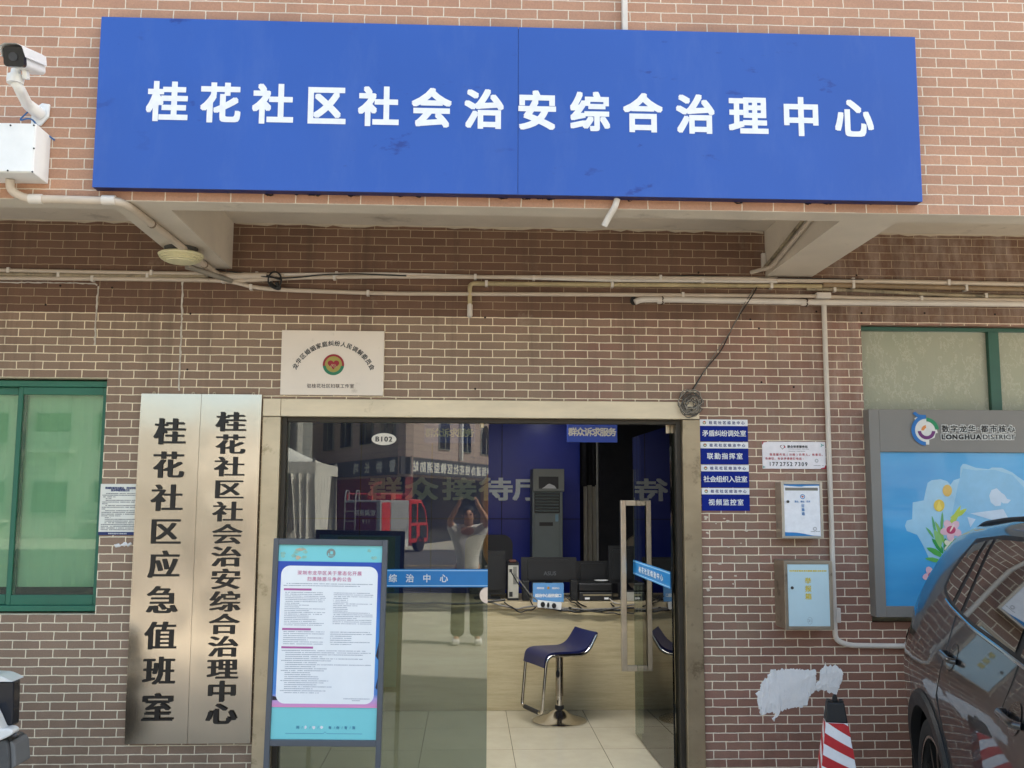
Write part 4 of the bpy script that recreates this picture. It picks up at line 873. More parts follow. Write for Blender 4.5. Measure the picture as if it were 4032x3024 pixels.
for i in range(n_-1): fs += [(i*18, (i+1)*18, (i+1)*18+9, i*18+9), ((i+1)*18+8, i*18+8, i*18+17, (i+1)*18+17)]
for e in (0, n_-1): fs += [(e*18+j, e*18+j+1, e*18+9+j+1, e*18+9+j) for j in range(8)]
mb.add(vs, fs).build('seat', NAVY, t, smooth=True)
MB().tube(round_path([S(-.02, .03, .57), S(-.06, .10, .55), S(-.075, .12, .46)], .03), .0045, 6).build('lever', BLACK, t, smooth=True); MB().lathe([(.006, .0), (.016, -.02), (.014, -.045), (.008, -.055)], tuple(S(-.075, .12, .47)), seg=12).build('lever_knob', BLACK, t, smooth=True)
# air conditioner with a cabinet on top
Y = 3.9; AC = mat('ac_grey', '737d7c', .45, var=.05)
x0, x1, xs_ = at(2096, 1935, Y).x, at(2216, 1935, Y).x, at(2264, 1935, Y+.34).x; z1 = at(2150, 1936, Y).z
t = thing('air_conditioner', 'tall grey floor-standing air conditioner behind the counter', 'air conditioner', ((x0+x1)/2, Y, .07))
MB().box(x0, x1, Y+.01, Y+.36, .07, z1).build('cabinet', AC, t, bevel=.006)
zf = at(2150, 2021, Y).z; MB().box(x0+.02, x1-.03, Y-.004, Y+.0095, .12, zf).build('front_panel', AC, t, bevel=.004); MB().box(x0+.02, x1-.03, Y+.002, Y+.0096, zf+.004, z1-.008).build('outlet', BLACK, t)
for i in range(7): MB().add([(x0+.03, Y-.012, zf+.02+i*.030), (x1-.04, Y-.012, zf+.02+i*.030), (x1-.04, Y+.001, zf+.034+i*.030), (x0+.03, Y+.001, zf+.034+i*.030), (x0+.03, Y-.010, zf+.016+i*.030), (x1-.04, Y-.010, zf+.016+i*.030), (x1-.04, Y+.001, zf+.030+i*.030), (x0+.03, Y+.001, zf+.030+i*.030)], [(0, 1, 2, 3), (4, 7, 6, 5), (0, 4, 5, 1)]).build('louvre', AC, t)
MB().box(x0+.07, x0+.205, Y-.0055, Y-.0041, at(0, 2065, Y).z, at(0, 2050, Y).z).build('display', BLACK, t); MB().box(x1-.075, x1-.045, Y-.0055, Y-.0041, zf-.08, zf-.01).build('energy_label', flat('label_blue', '7fa3b4'), t)
za, zb_ = z1+.001, at(2150, 1846, Y).z; x2, x3 = at(2098, 1900, Y).x, at(2222, 1900, Y).x
t = thing('steel_cabinet', 'small grey steel cabinet with a window, on top of the air conditioner', 'cabinet', ((x2+x3)/2, Y, za))
MB().box(x2, x3, Y+.004, Y+.42, za, zb_).build('body', mat('cab_grey', '8d918b', .5, var=.05), t, bevel=.004)
dx0, dx1, dz0, dz1 = at(2121, 1916, Y).x, at(2199, 1916, Y).x, at(0, 1915, Y).z, at(0, 1866, Y).z
MB().box(x2+.004, dx0, Y-.006, Y+.003, za+.006, zb_-.006).box(dx1, x3-.004, Y-.006, Y+.003, za+.006, zb_-.006).box(dx0, dx1, Y-.006, Y+.003, za+.006, dz0).box(dx0, dx1, Y-.006, Y+.003, dz1, zb_-.006).build('door', mat('cab_grey', 'a3a69c'), t)
MB().box(dx0, dx1, Y+.002, Y+.0035, dz0, dz1).build('window_back', BLACK, t); MB().prism([(dx0+.03, dz0+.002), (dx1-.02, dz0+.002), (dx1-.04, dz0+.03), (dx1-.09, dz0+.05), (dx0+.09, dz0+.045), (dx0+.06, dz0+.02)], Y-.004, Y+.001).build('crumpled_paper', WTXT, t)
# curtain and dark partition
Y = 4.3; CT = mat('curtain_cloth', '9b968a', .85, var=.1, scale=5)
def curtain(label, pa, pb, top, bot, m, folds, flare=0.0):
    x0, x1 = at(pa, 1900, Y).x, at(pb, 1900, Y).x; z1, z0 = at(0, top, Y).z, max(.08, at(0, bot, Y).z); mb = MB(); n = folds*8; vs = []
    for j, z in enumerate((z1, (z0+z1)/2, z0)):
        for i in range(n+1): vs.append((x0-flare*j*(1-i/n)*.5+(x1-x0)*i/n, Y+.03*math.sin(i/n*folds*2*math.pi+j*.3)*(.6+.3*j), z))
    mb.add(vs, [(j*(n+1)+i, j*(n+1)+i+1, (j+1)*(n+1)+i+1, (j+1)*(n+1)+i) for j in range(2) for i in range(n)])
    tag(mb.build('curtain', m, None, smooth=True), label, 'curtain')
curtain('pale hanging curtain behind the right side of the counter', 2297, 2349, 1900, 2700, CT, 3)
curtain('dark upper curtain hanging over the pale one in the room', 2284, 2348, 1660, 1905, mat('dark_cloth', '0d0d12', .9), 2)
tag(MB().lathe([(.012, .07), (.012, 2.61)], (at(2352, 1900, 4.26).x, 4.26, 0)).build('curtain_pole', mat('pole_grey', '9b9a94', .4), None), 'thin grey upright pole beside the curtain', 'pole')
Y = 4.15
t = thing('room_partition', 'dark partition wall behind the right end of the counter', 'partition', (1.6, Y, .07)); MB().box(at(2360, 1900, Y).x, 2.99, Y, Y+.06, .07, 2.61).build('board', ID, t)
# hanging window signs
def hang(label, a, b, Y):
    (x0, z1), (x1, z0) = xz(*a, Y), xz(*b, Y); t = thing('hanging_sign', label, 'sign', ((x0+x1)/2, Y, z0), 'blue hanging service signs')
    MB().box(x0, x1, Y, Y+.012, z0, z1).build('board', mat('hang_blue', '1f4cc0', .4, var=.04), t, bevel=.002)
    n = (x1-x0)/197; letters(row('群众诉求服务', (x0+x1)/2, (z0+z1)/2, 34.5*n, 31*n), Y-.0008, .03).build('lettering', mat('hang_text', 'd4d8d6', .5, var=.04), t)
    MB().tube([(x0+.05, Y+.006, z1), (x0+.05, Y+.006, 2.619)], .002, 6).tube([(x1-.05, Y+.006, z1), (x1-.05, Y+.006, 2.619)], .002, 6).build('wire', BLACK, t)
hang('blue hanging sign with six white characters, in the open doorway', (2233, 1659), (2431, 1742), .50)
hang('blue hanging sign seen through the closed glass leaf', (1671, 1662), (1870, 1745), .56)
# office chairs
def chair(label, px, py, Y, m, rz=0):
    q = at(px, py, Y); t = thing('office_chair', label, 'chair', (q.x, Y, .07)); z = q.z
    MB().prism(rrect(q.x-.22, q.x+.22, z-.5, z, .09), Y-.03, Y+.05).build('backrest', m, t, smooth=True); MB().prism(rrect(q.x-.24, q.x+.24, -.22, .22, .06), -.04, .05, Matrix.Translation((0, Y-.26, .5)) @ Matrix.Rotation(R(90), 4, 'X') @ Matrix.Translation((0, 0, 0))).build('seat', m, t)
    MB().lathe([(.03, .16), (.03, .46)], (q.x, Y-.26, 0)).build('column', DARK, t)
    for k_ in range(5): MB().tube([(q.x, Y-.26, .15), (q.x+.3*math.cos(k_*1.2566), Y-.26+.3*math.sin(k_*1.2566), .10)], .018, 8).build('leg', DARK, t)
chair('dark office chair behind the counter at the edge of the closed glass leaf', 1925, 2106, 3.3, mat('chair_dark', '26262a', .7, var=.2))
chair('beige office chair seen through the open glass leaf', 2560, 2108, 3.4, mat('chair_beige', '5f5546', .7, var=.1))
# bags at the hinge side of the open leaf
def lumpy(name, label, c, r, m, seed, cat):
    b = bmesh.new(); bmesh.ops.create_icosphere(b, subdivisions=4, radius=1)
    for v in b.verts:
        n = noise.noise(v.co*2.3+Vector((seed, 0, 0)))*.22+noise.noise(v.co*6+Vector((0, seed, 0)))*.09
        v.co = Vector((v.co.x*r[0], v.co.y*r[1], v.co.z*r[2]))*(1+n)+Vector(c)
        v.co.z = max(v.co.z, .0695)
    me = bpy.data.meshes.new(name); b.to_mesh(me); b.free(); me.materials.append(m); o = bpy.data.objects.new(name, me); C.objects.link(o)
    return tag(o, label, cat)
lumpy('plastic_bag', 'blue plastic bag behind the hinge of the open glass leaf', (1.62, .75, .40), (.22, .25, .36), mat('bag_blue', '5f7ba6', .35, var=.2), 3, 'bag')
lumpy('red_bundle', 'red cloth bundle on the floor beneath the blue plastic bag', (1.45, .38, .14), (.10, .10, .09), mat('cloth_red', 'a01c28', .7), 5, 'bundle')

# ---------------------------------------------------------------- notice stand
def stand():
    Y = -.65; zt = at(1300, 2123, Y).z; xl = -1.010; W = .592; xb = xl-.0143*zt
    t = thing('notice_stand', 'dark grey framed notice stand with a printed poster in front of the glass', 'notice stand', (xb+W/2, Y, 0))
    FR = mat('stand_grey', '53585f', .4, var=.06); fx = .0275
    MB().box(xb, xb+fx, Y-.012, Y+.022, 0.012, zt).box(xb+W-fx, xb+W, Y-.012, Y+.022, .012, zt).build('post', FR, t, bevel=.003)
    zb = at(1300, 2924, Y).z
    MB().box(xb+fx, xb+W-fx, Y-.0115, Y+.0215, zt-.031, zt-.0005).build('rail', FR, t, bevel=.003); MB().box(xb+fx, xb+W-fx, Y-.0115, Y+.0215, zb-.017, zb+.015).build('rail', FR, t, bevel=.003)
    MB().box(xb-.004, xb+fx+.004, Y-.2, Y+.22, 0.001, .0115).box(xb+W-fx-.004, xb+W+.004, Y-.2, Y+.22, 0.001, .0115).build('foot', FR, t, bevel=.003)
    ix0, ix1, iz0, iz1 = xb+fx, xb+W-fx, zb+.0155, zt-.0315; w_ = ix1-ix0
    CYN = mat('board_cyan', '7fd3d8', .4, var=.03, scale=3)
    bd = MB().box(ix0+.0005, ix1-.0005, Y+.0, Y+.012, iz0, iz1).build('board', CYN, t)
    Zp = lambda py: at(1300, py, Y).z
    pz1, pz0 = Zp(2212), Zp(2785)
    m = bpy.data.materials.new('poster_blue'); k = N(m); sp = k.n('SeparateXYZ'); k.l(k.pos(), sp.inputs[0])
    mr = k.n('MapRange', i_1=pz0, i_2=pz1); k.l(sp.outputs[2], mr.inputs[0])
    k.l(k.ramp(mr.outputs[0], [(0, col('e58fc0')), (.06, col('b7a5dc')), (.09, col('4f86d0')), (.35, col('3f93d8')), (.6, col('2f7ad0')), (.8, col('2450b4')), (1, col('1f4cb0'))]), k.b.inputs['Base Color']); k.b.inputs['Roughness'].default_value = .35
    # printed poster: its sheet carries a printed colour blend
    ps = MB().box(ix0+.001, ix1-.001, Y-.0035, Y-.0002, pz0, pz1).build('poster', m, t)
    cx0, cx1, cz0, cz1 = ix0+w_*.035, ix1-w_*.035, Zp(2771), Zp(2229)
    MB().prism(rrect(cx0, cx1, cz0, cz1, .045), Y-.0043, Y-.0036).build('white_card', mat('poster_white', 'f2f4f5', .4, var=.02), ps)
    MB().prism([(ix0+.002, pz0+.055), (cx0+.012, pz0+.050), (cx0+.02, pz0+.035), (ix0+.002, pz0+.034)], Y-.0042, Y-.0037).prism([(ix1-.012, pz0+.10), (ix1-.002, pz0+.15), (ix1-.002, pz0+.09)], Y-.0042, Y-.0037).prism([(ix1-.016, pz0+.26), (ix1-.002, pz0+.33), (ix1-.002, pz0+.24)], Y-.0042, Y-.0037).build('dark_print', flat('print_dark', '2a2230'), ps)
    xc = (cx0+cx1)/2; PK = flat('pink_print', 'd584a6'); yl = Y-.0049
    letters(row('深圳市龙华区关于常态化开展', xc, Zp(2256), .0235, .0258), yl, .012).build('title_lettering', PK, ps)
    letters(row('扫黑除恶斗争的公告', xc, Zp(2280), .0235, .0258), yl, .012).build('title_lettering', PK, ps)
    cw = cx1-cx0; ms = [greek(cx0+cw*.06, cx1-cw*.05, Zp(2299), .0042, yl, 1), greek(cx0+cw*.03, cx1-cw*.18, Zp(2307), .0042, yl, 2)]
    r_ = random.Random(2)
    for i in range(19):
        py = 2334+i*7.1
        ms.append(greek(cx0+cw*.05, cx0+cw*r_.choice([.44, .46, .47, .3, .38, .2]), Zp(py), .0036, yl, 10+i))
        if i < 18: ms.append(greek(cx0+cw*.55, cx0+cw*r_.choice([.93, .95, .96, .8, .7]), Zp(py), .0036, yl, 40+i))
    for i in range(7):
        ms.append(greek(cx0+cw*.05, cx0+cw*r_.choice([.47, .46, .3]), Zp(2488+i*8), .0038, yl, 70+i)); ms.append(greek(cx0+cw*.53, cx0+cw*r_.choice([.96, .94, .75]), Zp(2488+i*8), .0038, yl, 80+i))
    for i in range(22):
        ms.append(greek(cx0+cw*.04+(.02 if i % 5 else 0), cx0+cw*(r_.uniform(.82, .97) if i in (0, 1, 2, 4, 7) else r_.uniform(.25, .6)), Zp(2562+i*7.9), .0038, yl, 100+i))
    ms.append(greek(cx0+cw*.69, cx0+cw*.96, Zp(2750), .0038, yl, 140)); ms.append(greek(cx0+cw*.77, cx0+cw*.86, Zp(2757), .0038, yl, 141))
    join(*ms).build('small_print', flat('print_lavender', '9a9fac'), ps)
    BAN = flat('banner_magenta', 'b65f9d')
    for i, (py, f) in enumerate(((2322, .32), (2478, .33), (2550, .36))):
        b = MB().box(cx0+cw*.035, cx0+cw*f, Y-.0053, Y-.0047, Zp(py+4), Zp(py-4)).build('banner', BAN, ps)
    # scraps and emblem on the cyan head band
    yb = Y-.0008
    SCR = mat('scraped_print', '8fc0b4', .6, var=.2, scale=40); TAN = flat('scrap_tan', 'c4b49a'); GRY = flat('worn_grey', '87908a')
    hz = (iz1+pz1)/2; hh = (iz1-pz1)
    rr = random.Random(5)
    def blob(cx, cz, rx, rz, s): 
        q = random.Random(s); return [(cx+rx*q.uniform(.6, 1.15)*math.cos(i*.45), cz+rz*q.uniform(.5, 1.15)*math.sin(i*.45)) for i in range(14)]
    mb = MB()
    for i in range(9): mb.prism(blob(ix0+w_*rr.uniform(.04, .27), hz+hh*rr.uniform(-.32, .3), .015, .010, i), yb-.0001*i-.0006, Y-.0002)
    for i in range(4): mb.prism(blob(ix0+w_*rr.uniform(.84, .96), hz+hh*rr.uniform(-.3, .25), .012, .009, i+30), yb-.0001*i-.0006, Y-.0002)
    mb.build('scraped_patch', SCR, bd)
    MB().prism(blob(ix0+w_*.19, hz-hh*.28, .017, .012, 77), yb-.002, Y-.0002).prism(blob(ix0+w_*.21, hz+hh*.22, .028, .008, 78), yb-.002, Y-.0002).build('torn_scrap', TAN, bd)
    MB().prism(disc(ix0+w_*.505, hz+.002, .023, .024), yb-.0005, Y-.0002).build('round_emblem', GRY, bd)
    MB().box(ix0+w_*.505-.004, ix0+w_*.505+.010, yb-.0012, yb-.0006, hz-.004, hz+.012).box(ix0+w_*.505-.015, ix0+w_*.505-.009, yb-.0012, yb-.0006, hz-.010, hz+.002).box(ix0+w_*.505-.018, ix0+w_*.505+.015, yb-.0012, yb-.0006, hz-.0135, hz-.0105).build('emblem_cutout', CYN, bd)
    DB = flat('slogan_blue', '2f78a8'); zs = Zp(2864); ux = lambda px: xb+fx+(px-1068)/(1480-1068)*w_
    letters([('同', ux(1173), zs, .0165, .0165), ('有', ux(1298), zs, .0165, .0165), ('你', ux(1329), zs, .0165, .0165), ('有', ux(1360), zs, .0165, .0165), ('我', ux(1391), zs, .0165, .0165)]+[('/', ux(p), zs, .0165, .0165) for p in (1190, 1221, 1252, 1316, 1346, 1377)], yb-.0003, .006).build('slogan_lettering', DB, bd)
    mb = MB()
    for i, p in enumerate((1203, 1235, 1265)): mb.prism(blob(ux(p), zs, .0085, .0085, 60+i), yb-.0006, Y-.0002)
    mb.build('white_scuff', WTXT, bd)
    zl = Zp(2889); mb = MB()
    pts = [ux(1125), ux(1273), ux(1280), ux(1287), ux(1425)]; zz = [zl, zl, zl+.009, zl, zl]
    for i in range(4): mb.add([(pts[i], yb, zz[i]), (pts[i+1], yb, zz[i+1]), (pts[i+1], yb, zz[i+1]+.0018), (pts[i], yb, zz[i]+.0018)], [(0, 1, 2, 3)])
    mb.build('slogan_line', DB, bd)
    t.rotation_euler.y = .0143
stand()

# ---------------------------------------------------------------- traffic post
def cone():
    Y = -.66; top = at(3277, 2714, Y); c = Vector((top.x+.012, Y, 0)); H = .600
    t = thing('traffic_post', 'square red and white striped traffic post with a black top, by the parked car', 'traffic cone', tuple(c))
    Mr = Matrix.Translation(c) @ Matrix.Rotation(R(-14), 4, 'Z')
    def sec(z): return .036+(.135-.036)*(1-z/.72)
    def frus(z0, z1, e=0): 
        a, b = sec(z0)+e, sec(z1)+e
        return [Mr @ Vector(v) for v in ((-a, -a, z0), (a, -a, z0), (a, a, z0), (-a, a, z0), (-b, -b, z1), (b, -b, z1), (b, b, z1), (-b, b, z1))]
    FS = [(0, 1, 5, 4), (1, 2, 6, 5), (2, 3, 7, 6), (3, 0, 4, 7), (4, 5, 6, 7), (3, 2, 1, 0)]
    MB().add([Mr @ Vector(v) for v in ((-.2, -.2, .002), (.2, -.2, .002), (.2, .2, .002), (-.2, .2, .002), (-.19, -.19, .04), (.19, -.19, .04), (.19, .19, .04), (-.19, .19, .04))], FS).build('base', DARK, t, bevel=.006)
    body = MB().add(frus(.0405, H), FS).build('body', mat('cone_red_plastic', 'b81f24', .5), t, bevel=.004)
    SLV = mat('reflective_white', 'f0eeee', .45, var=.05, scale=20, dirt=('a9a4a0', 14, .62, .5)); slv = MB().add(frus(.13, H-.0008, .0022), FS).build('sleeve', SLV, t, bevel=.002)
    RD = mat('reflective_red', 'c01c26', .4, var=.08, scale=25)
    mb = MB()
    for k_ in range(4):
        Mf = Mr @ Matrix.Rotation(R(90*k_), 4, 'Z')
        def P(s, z): a = sec(z)+.0032; return Mf @ Vector((s*a, -a, z))
        for i in range(7):
            zc_ = .06+i*.107; lo, hi = .128, H-.002
            def z_(s, o): return zc_+.058*(-s)*.62+o
            cols = [-1+2*j/10 for j in range(11)]
            for s0, s1 in zip(cols, cols[1:]):
                q = [(s0, z_(s0, -.026)), (s1, z_(s1, -.026)), (s1, z_(s1, .026)), (s0, z_(s0, .026))]; q = [(a, min(max(b, lo), hi)) for a, b in q]
                if q[2][1]-q[1][1] > 1e-4 or q[3][1]-q[0][1] > 1e-4: mb.add([P(*a) for a in q], [(0, 1, 2, 3)])
    mb.build('red_stripe', RD, slv)
    e = sec(H); TP = mat('cone_black', '1b1b1c', .55, var=.25, scale=30)
    MB().add(frus(H, .698, .003), FS).build('cap', TP, t, bevel=.006)
    MB().box(-.040, -.024, -.030, .030, .6985, .706, Mr).box(.024, .040, -.030, .030, .6985, .706, Mr).build('cap_lug', TP, t)
    MB().prism([(-.014, .6985), (.014, .6985), (.012, .720), (.006, .733), (-.006, .733), (-.012, .720)], -.010, .010, Mr).build('grip', TP, t, bevel=.003)
cone()

# ---------------------------------------------------------------- poster light box on the right
def lightbox():
    x0 = at(3404, 1800).x; yf = -.087; z1 = at(3430, 1611, yf).z; z0 = at(3458, 2431, yf).z; x1 = 4.75
    t = thing('poster_lightbox', 'grey framed lightbox with a blue flower poster, behind the parked car', 'lightbox', ((x0+x1)/2, 0, z0))
    ix0, iz1, iz0, ix1 = at(3469, 1850, yf).x, at(3500, 1779, yf).z, at(3500, 2388, yf).z, x1-.12
    MB().box(x0, ix0, yf, -.001, z0, z1).box(ix1, x1, yf, -.001, z0, z1).box(ix0, ix1, yf, -.001, iz1, z1).box(ix0, ix1, yf, -.001, z0, iz0).build('frame', GREY, t, bevel=.003)
    y = yf+.02
    m = bpy.data.materials.new('poster_sky'); k = N(m); f = k.noise(1.3, 5, .6, stretch=(.5, 1, 2)); 
    k.l(k.ramp(f, [(.3, col('3f97d3')), (.55, col('52a8de')), (.75, col('6fbbe8'))]), k.b.inputs['Base Color']); k.b.inputs['Roughness'].default_value = .14; k.b.inputs['Coat Weight'].default_value = .6; k.b.inputs['Coat Roughness'].default_value = .02; k.bump(k.noise(2.2, 3, stretch=(1, 1, 2)), .10, .03)
    p = MB().box(ix0+.0005, ix1-.0005, y, y+.01, iz0+.0005, iz1-.0005).build('poster', m, t)
    A = lambda a, b: xz(3350+a/1.951, 1250+b/1.951, y); G = lambda a, b: xz(3500+a/1.62, 2000+b/1.62, y)
    def shp(pts, name, c, lay, f=A, cl=None): 
        o = MB().prism([f(*q) for q in pts], y-.0004*lay-.0003, y-.0004*lay).build(name, mat('print_'+c, c, .2, var=.06, scale=14, coat=.5), p); return o
    shp([(475, 1420), (560, 1405), (575, 1330), (590, 1270), (620, 1250), (690, 1242), (740, 1258), (765, 1285), (790, 1250), (838, 1235), (842, 1150), (860, 1125), (880, 1125), (960, 1155), (1060, 1165), (1085, 1152), (1160, 1155), (1240, 1190), (1285, 1225), (1400, 1300), (1500, 1500), (1400, 1900), (900, 1950), (700, 1900), (600, 1850), (560, 1760), (510, 1670), (430, 1640), (415, 1600), (430, 1560), (470, 1550)], 'pale_cloud', '9cc9e4', 1)
    shp([(860, 1160), (960, 1175), (1100, 1170), (1240, 1210), (1350, 1330), (1400, 1700), (1000, 1800), (800, 1760), (780, 1500), (820, 1300)], 'pale_cloud', '84bce0', 2)
    for li, pts in enumerate(([(1080, 1325), (1120, 1312), (1150, 1340), (1160, 1400), (1150, 1445), (1110, 1450), (1075, 1420), (1062, 1370)], [(1145, 1340), (1180, 1362), (1200, 1395), (1229, 1402), (1205, 1428), (1168, 1428), (1140, 1400)], [(895, 1532), (958, 1550), (918, 1612)], [(915, 1505), (1170, 1472), (1210, 1545), (1100, 1560)])): shp(pts, 'white_shape', 'c3d5e8', 3+li*.3)
    el = lambda cx, cz, rx, rz, rot=0: [(cx+rx*math.cos(a)*math.cos(rot)-rz*math.sin(a)*math.sin(rot), cz+rx*math.cos(a)*math.sin(rot)+rz*math.sin(a)*math.cos(rot)) for a in [2*math.pi*i/18 for i in range(18)]]
    def leaf(x, z, L, W_, rot): return [(x+L*u*math.cos(rot)-W_*v*math.sin(rot), z+L*u*math.sin(rot)+W_*v*math.cos(rot)) for u, v in ((0, 0), (.3, .8), (.6, .9), (.85, .5), (1, 0), (.85, -.3), (.5, -.5), (.2, -.3))]
    for i, (x, z, L, W_, r) in enumerate(((690, 1660, 170, 16, -1.5), (720, 1660, 250, 30, -1.05), (760, 1540, 150, 28, -.5), (650, 1680, 160, 14, -1.75), (640, 1700, 110, 14, -2.2), (720, 1750, 200, 22, -1.95))): shp(leaf(x, z, L, W_, r), 'leaf', ['5fa05f', 'b7c94f', 'b3c84a', '55a46b', '66ad6e', '88bb66'][i], 4+(i % 2)*.6)
    for i, (x, z, L, W_, r) in enumerate(((350, 300, 130, 26, -2.2), (350, 320, 130, 26, -2.6), (345, 350, 120, 20, -2.9), (330, 260, 130, 30, -1.9), (360, 300, 110, 24, -1.6))): shp(leaf(x, z, L, W_, r), 'leaf', ['3f9a54', '57ab57', '69b55f', '8fc47b', '4d9d5b'][i], 4.4+i*.2, G)
    shp(el(740, 1330, 36, 46), 'tulip', 'd8b25c', 5.6); shp(el(677, 1445, 42, 47), 'tulip', 'd9bb45', 5.7); shp([(655, 1470), (677, 1405), (700, 1470), (677, 1492)], 'tulip_petal', 'e6cf5e', 6.2)
    def hib(cx, cz, s, f, lay):
        for a in range(5): shp(el(cx+s*.62*math.cos(a*1.2566+.4), cz+s*.62*math.sin(a*1.2566+.4), s*.52, s*.38, a*1.2566+.4), 'hibiscus_petal', 'e3b9c6', lay+a*.15, f)
        shp(el(cx, cz, s*.48, s*.42), 'hibiscus_heart', 'c2486c', lay+1, f); shp(el(cx+s*.1, cz-s*.2, s*.09, s*.45, .5), 'hibiscus_stamen', 'ecd6cc', lay+1.4, f)
    hib(395, 140, 62, G, 6.8); hib(275, 430, 55, G, 6.8)
    for a in range(5): shp(el(395+26*math.cos(a*1.2566), 240+26*math.sin(a*1.2566), 24, 16, a*1.2566), 'white_petal', 'e6e0cb', 6.5+a*.1, G)
    yl = yf-.001; W2 = flat('logo_backing', 'dcdcd8')
    lg = MB().prism([xz(3350+a/1.951, 1250+b/1.951, yl) for a, b in ((487, 775), (518, 757), (545, 775), (592, 775), (592, 800), (630, 815), (655, 850), (665, 888), (650, 890), (640, 925), (600, 940), (600, 978), (560, 975), (510, 940), (482, 890), (480, 840), (495, 800))], yl-.005, yl).build('logo', W2, t)
    c_ = xz(3350+578/1.951, 1250+868/1.951, yl); s_ = (xz(3350+678/1.951, 1250, yl)[0]-c_[0])/100; y2 = yl-.0052
    for r0, r1, a0, a1, cl in ((62, 82, 92, 265, '1f6fb8'), (48, 68, 5, 88, '1f8a5b'), (30, 48, 185, 355, '6a2a70'), (12, 28, 95, 180, 'd98a4a')): MB().prism(ring(c_[0], c_[1], r0*s_, r1*s_, a0, a1), y2-.001, y2-.0001).build('logo_arc', flat('logo_'+cl, cl), lg)
    MB().prism([(c_[0]-72*s_, c_[1]+90*s_), (c_[0]-58*s_, c_[1]+100*s_), (c_[0]-38*s_, c_[1]+84*s_), (c_[0], c_[1]+82*s_), (c_[0], c_[1]+62*s_), (c_[0]-36*s_, c_[1]+60*s_)], y2-.0016, y2-.0011).build('logo_flag', flat('logo_1f6fb8', '1f6fb8'), lg)
    # raised lettering with a white outline behind dark characters
    def ln(s, a0, a1, b, h, sx, wid, bold, adv=None):
        n = len(s); its = []
        if adv:
            tot = sum(adv); x = 0
            for ch, w_ in zip(s, adv):
                q = xz(3350+(a0+(a1-a0)*(x+w_/2)/tot)/1.951, 1250+b/1.951, yl); its.append((ch, q[0], q[1], sx, h)); x += w_
        else: its = [(ch, *xz(3350+(a0+(a1-a0)*(i+.5)/n)/1.951, 1250+b/1.951, yl), sx, h) for i, ch in enumerate(s)]
        letters(its, yl-.0020, wid).build('letter_backing', W2, t); letters(its, yl-.0045, bold).build('lettering', INK, t)
    ln('数字龙华·都市核心', 690, 1262, 856, .046, .046, .13, .018, [1, 1, 1, 1, .45, 1, 1, 1, 1])
    ln('LONGHUA', 692, 1000, 918,   .040, .044, .15, .045, [.8, 1.15, 1.05, 1.15, 1.05, 1.0, 1.05]); ln('DISTRICT', 1012, 1258, 918, .040, .043, .15, .012, [1.1, .5, 1, 1, 1.05, .5, 1.1, .95])
lightbox()

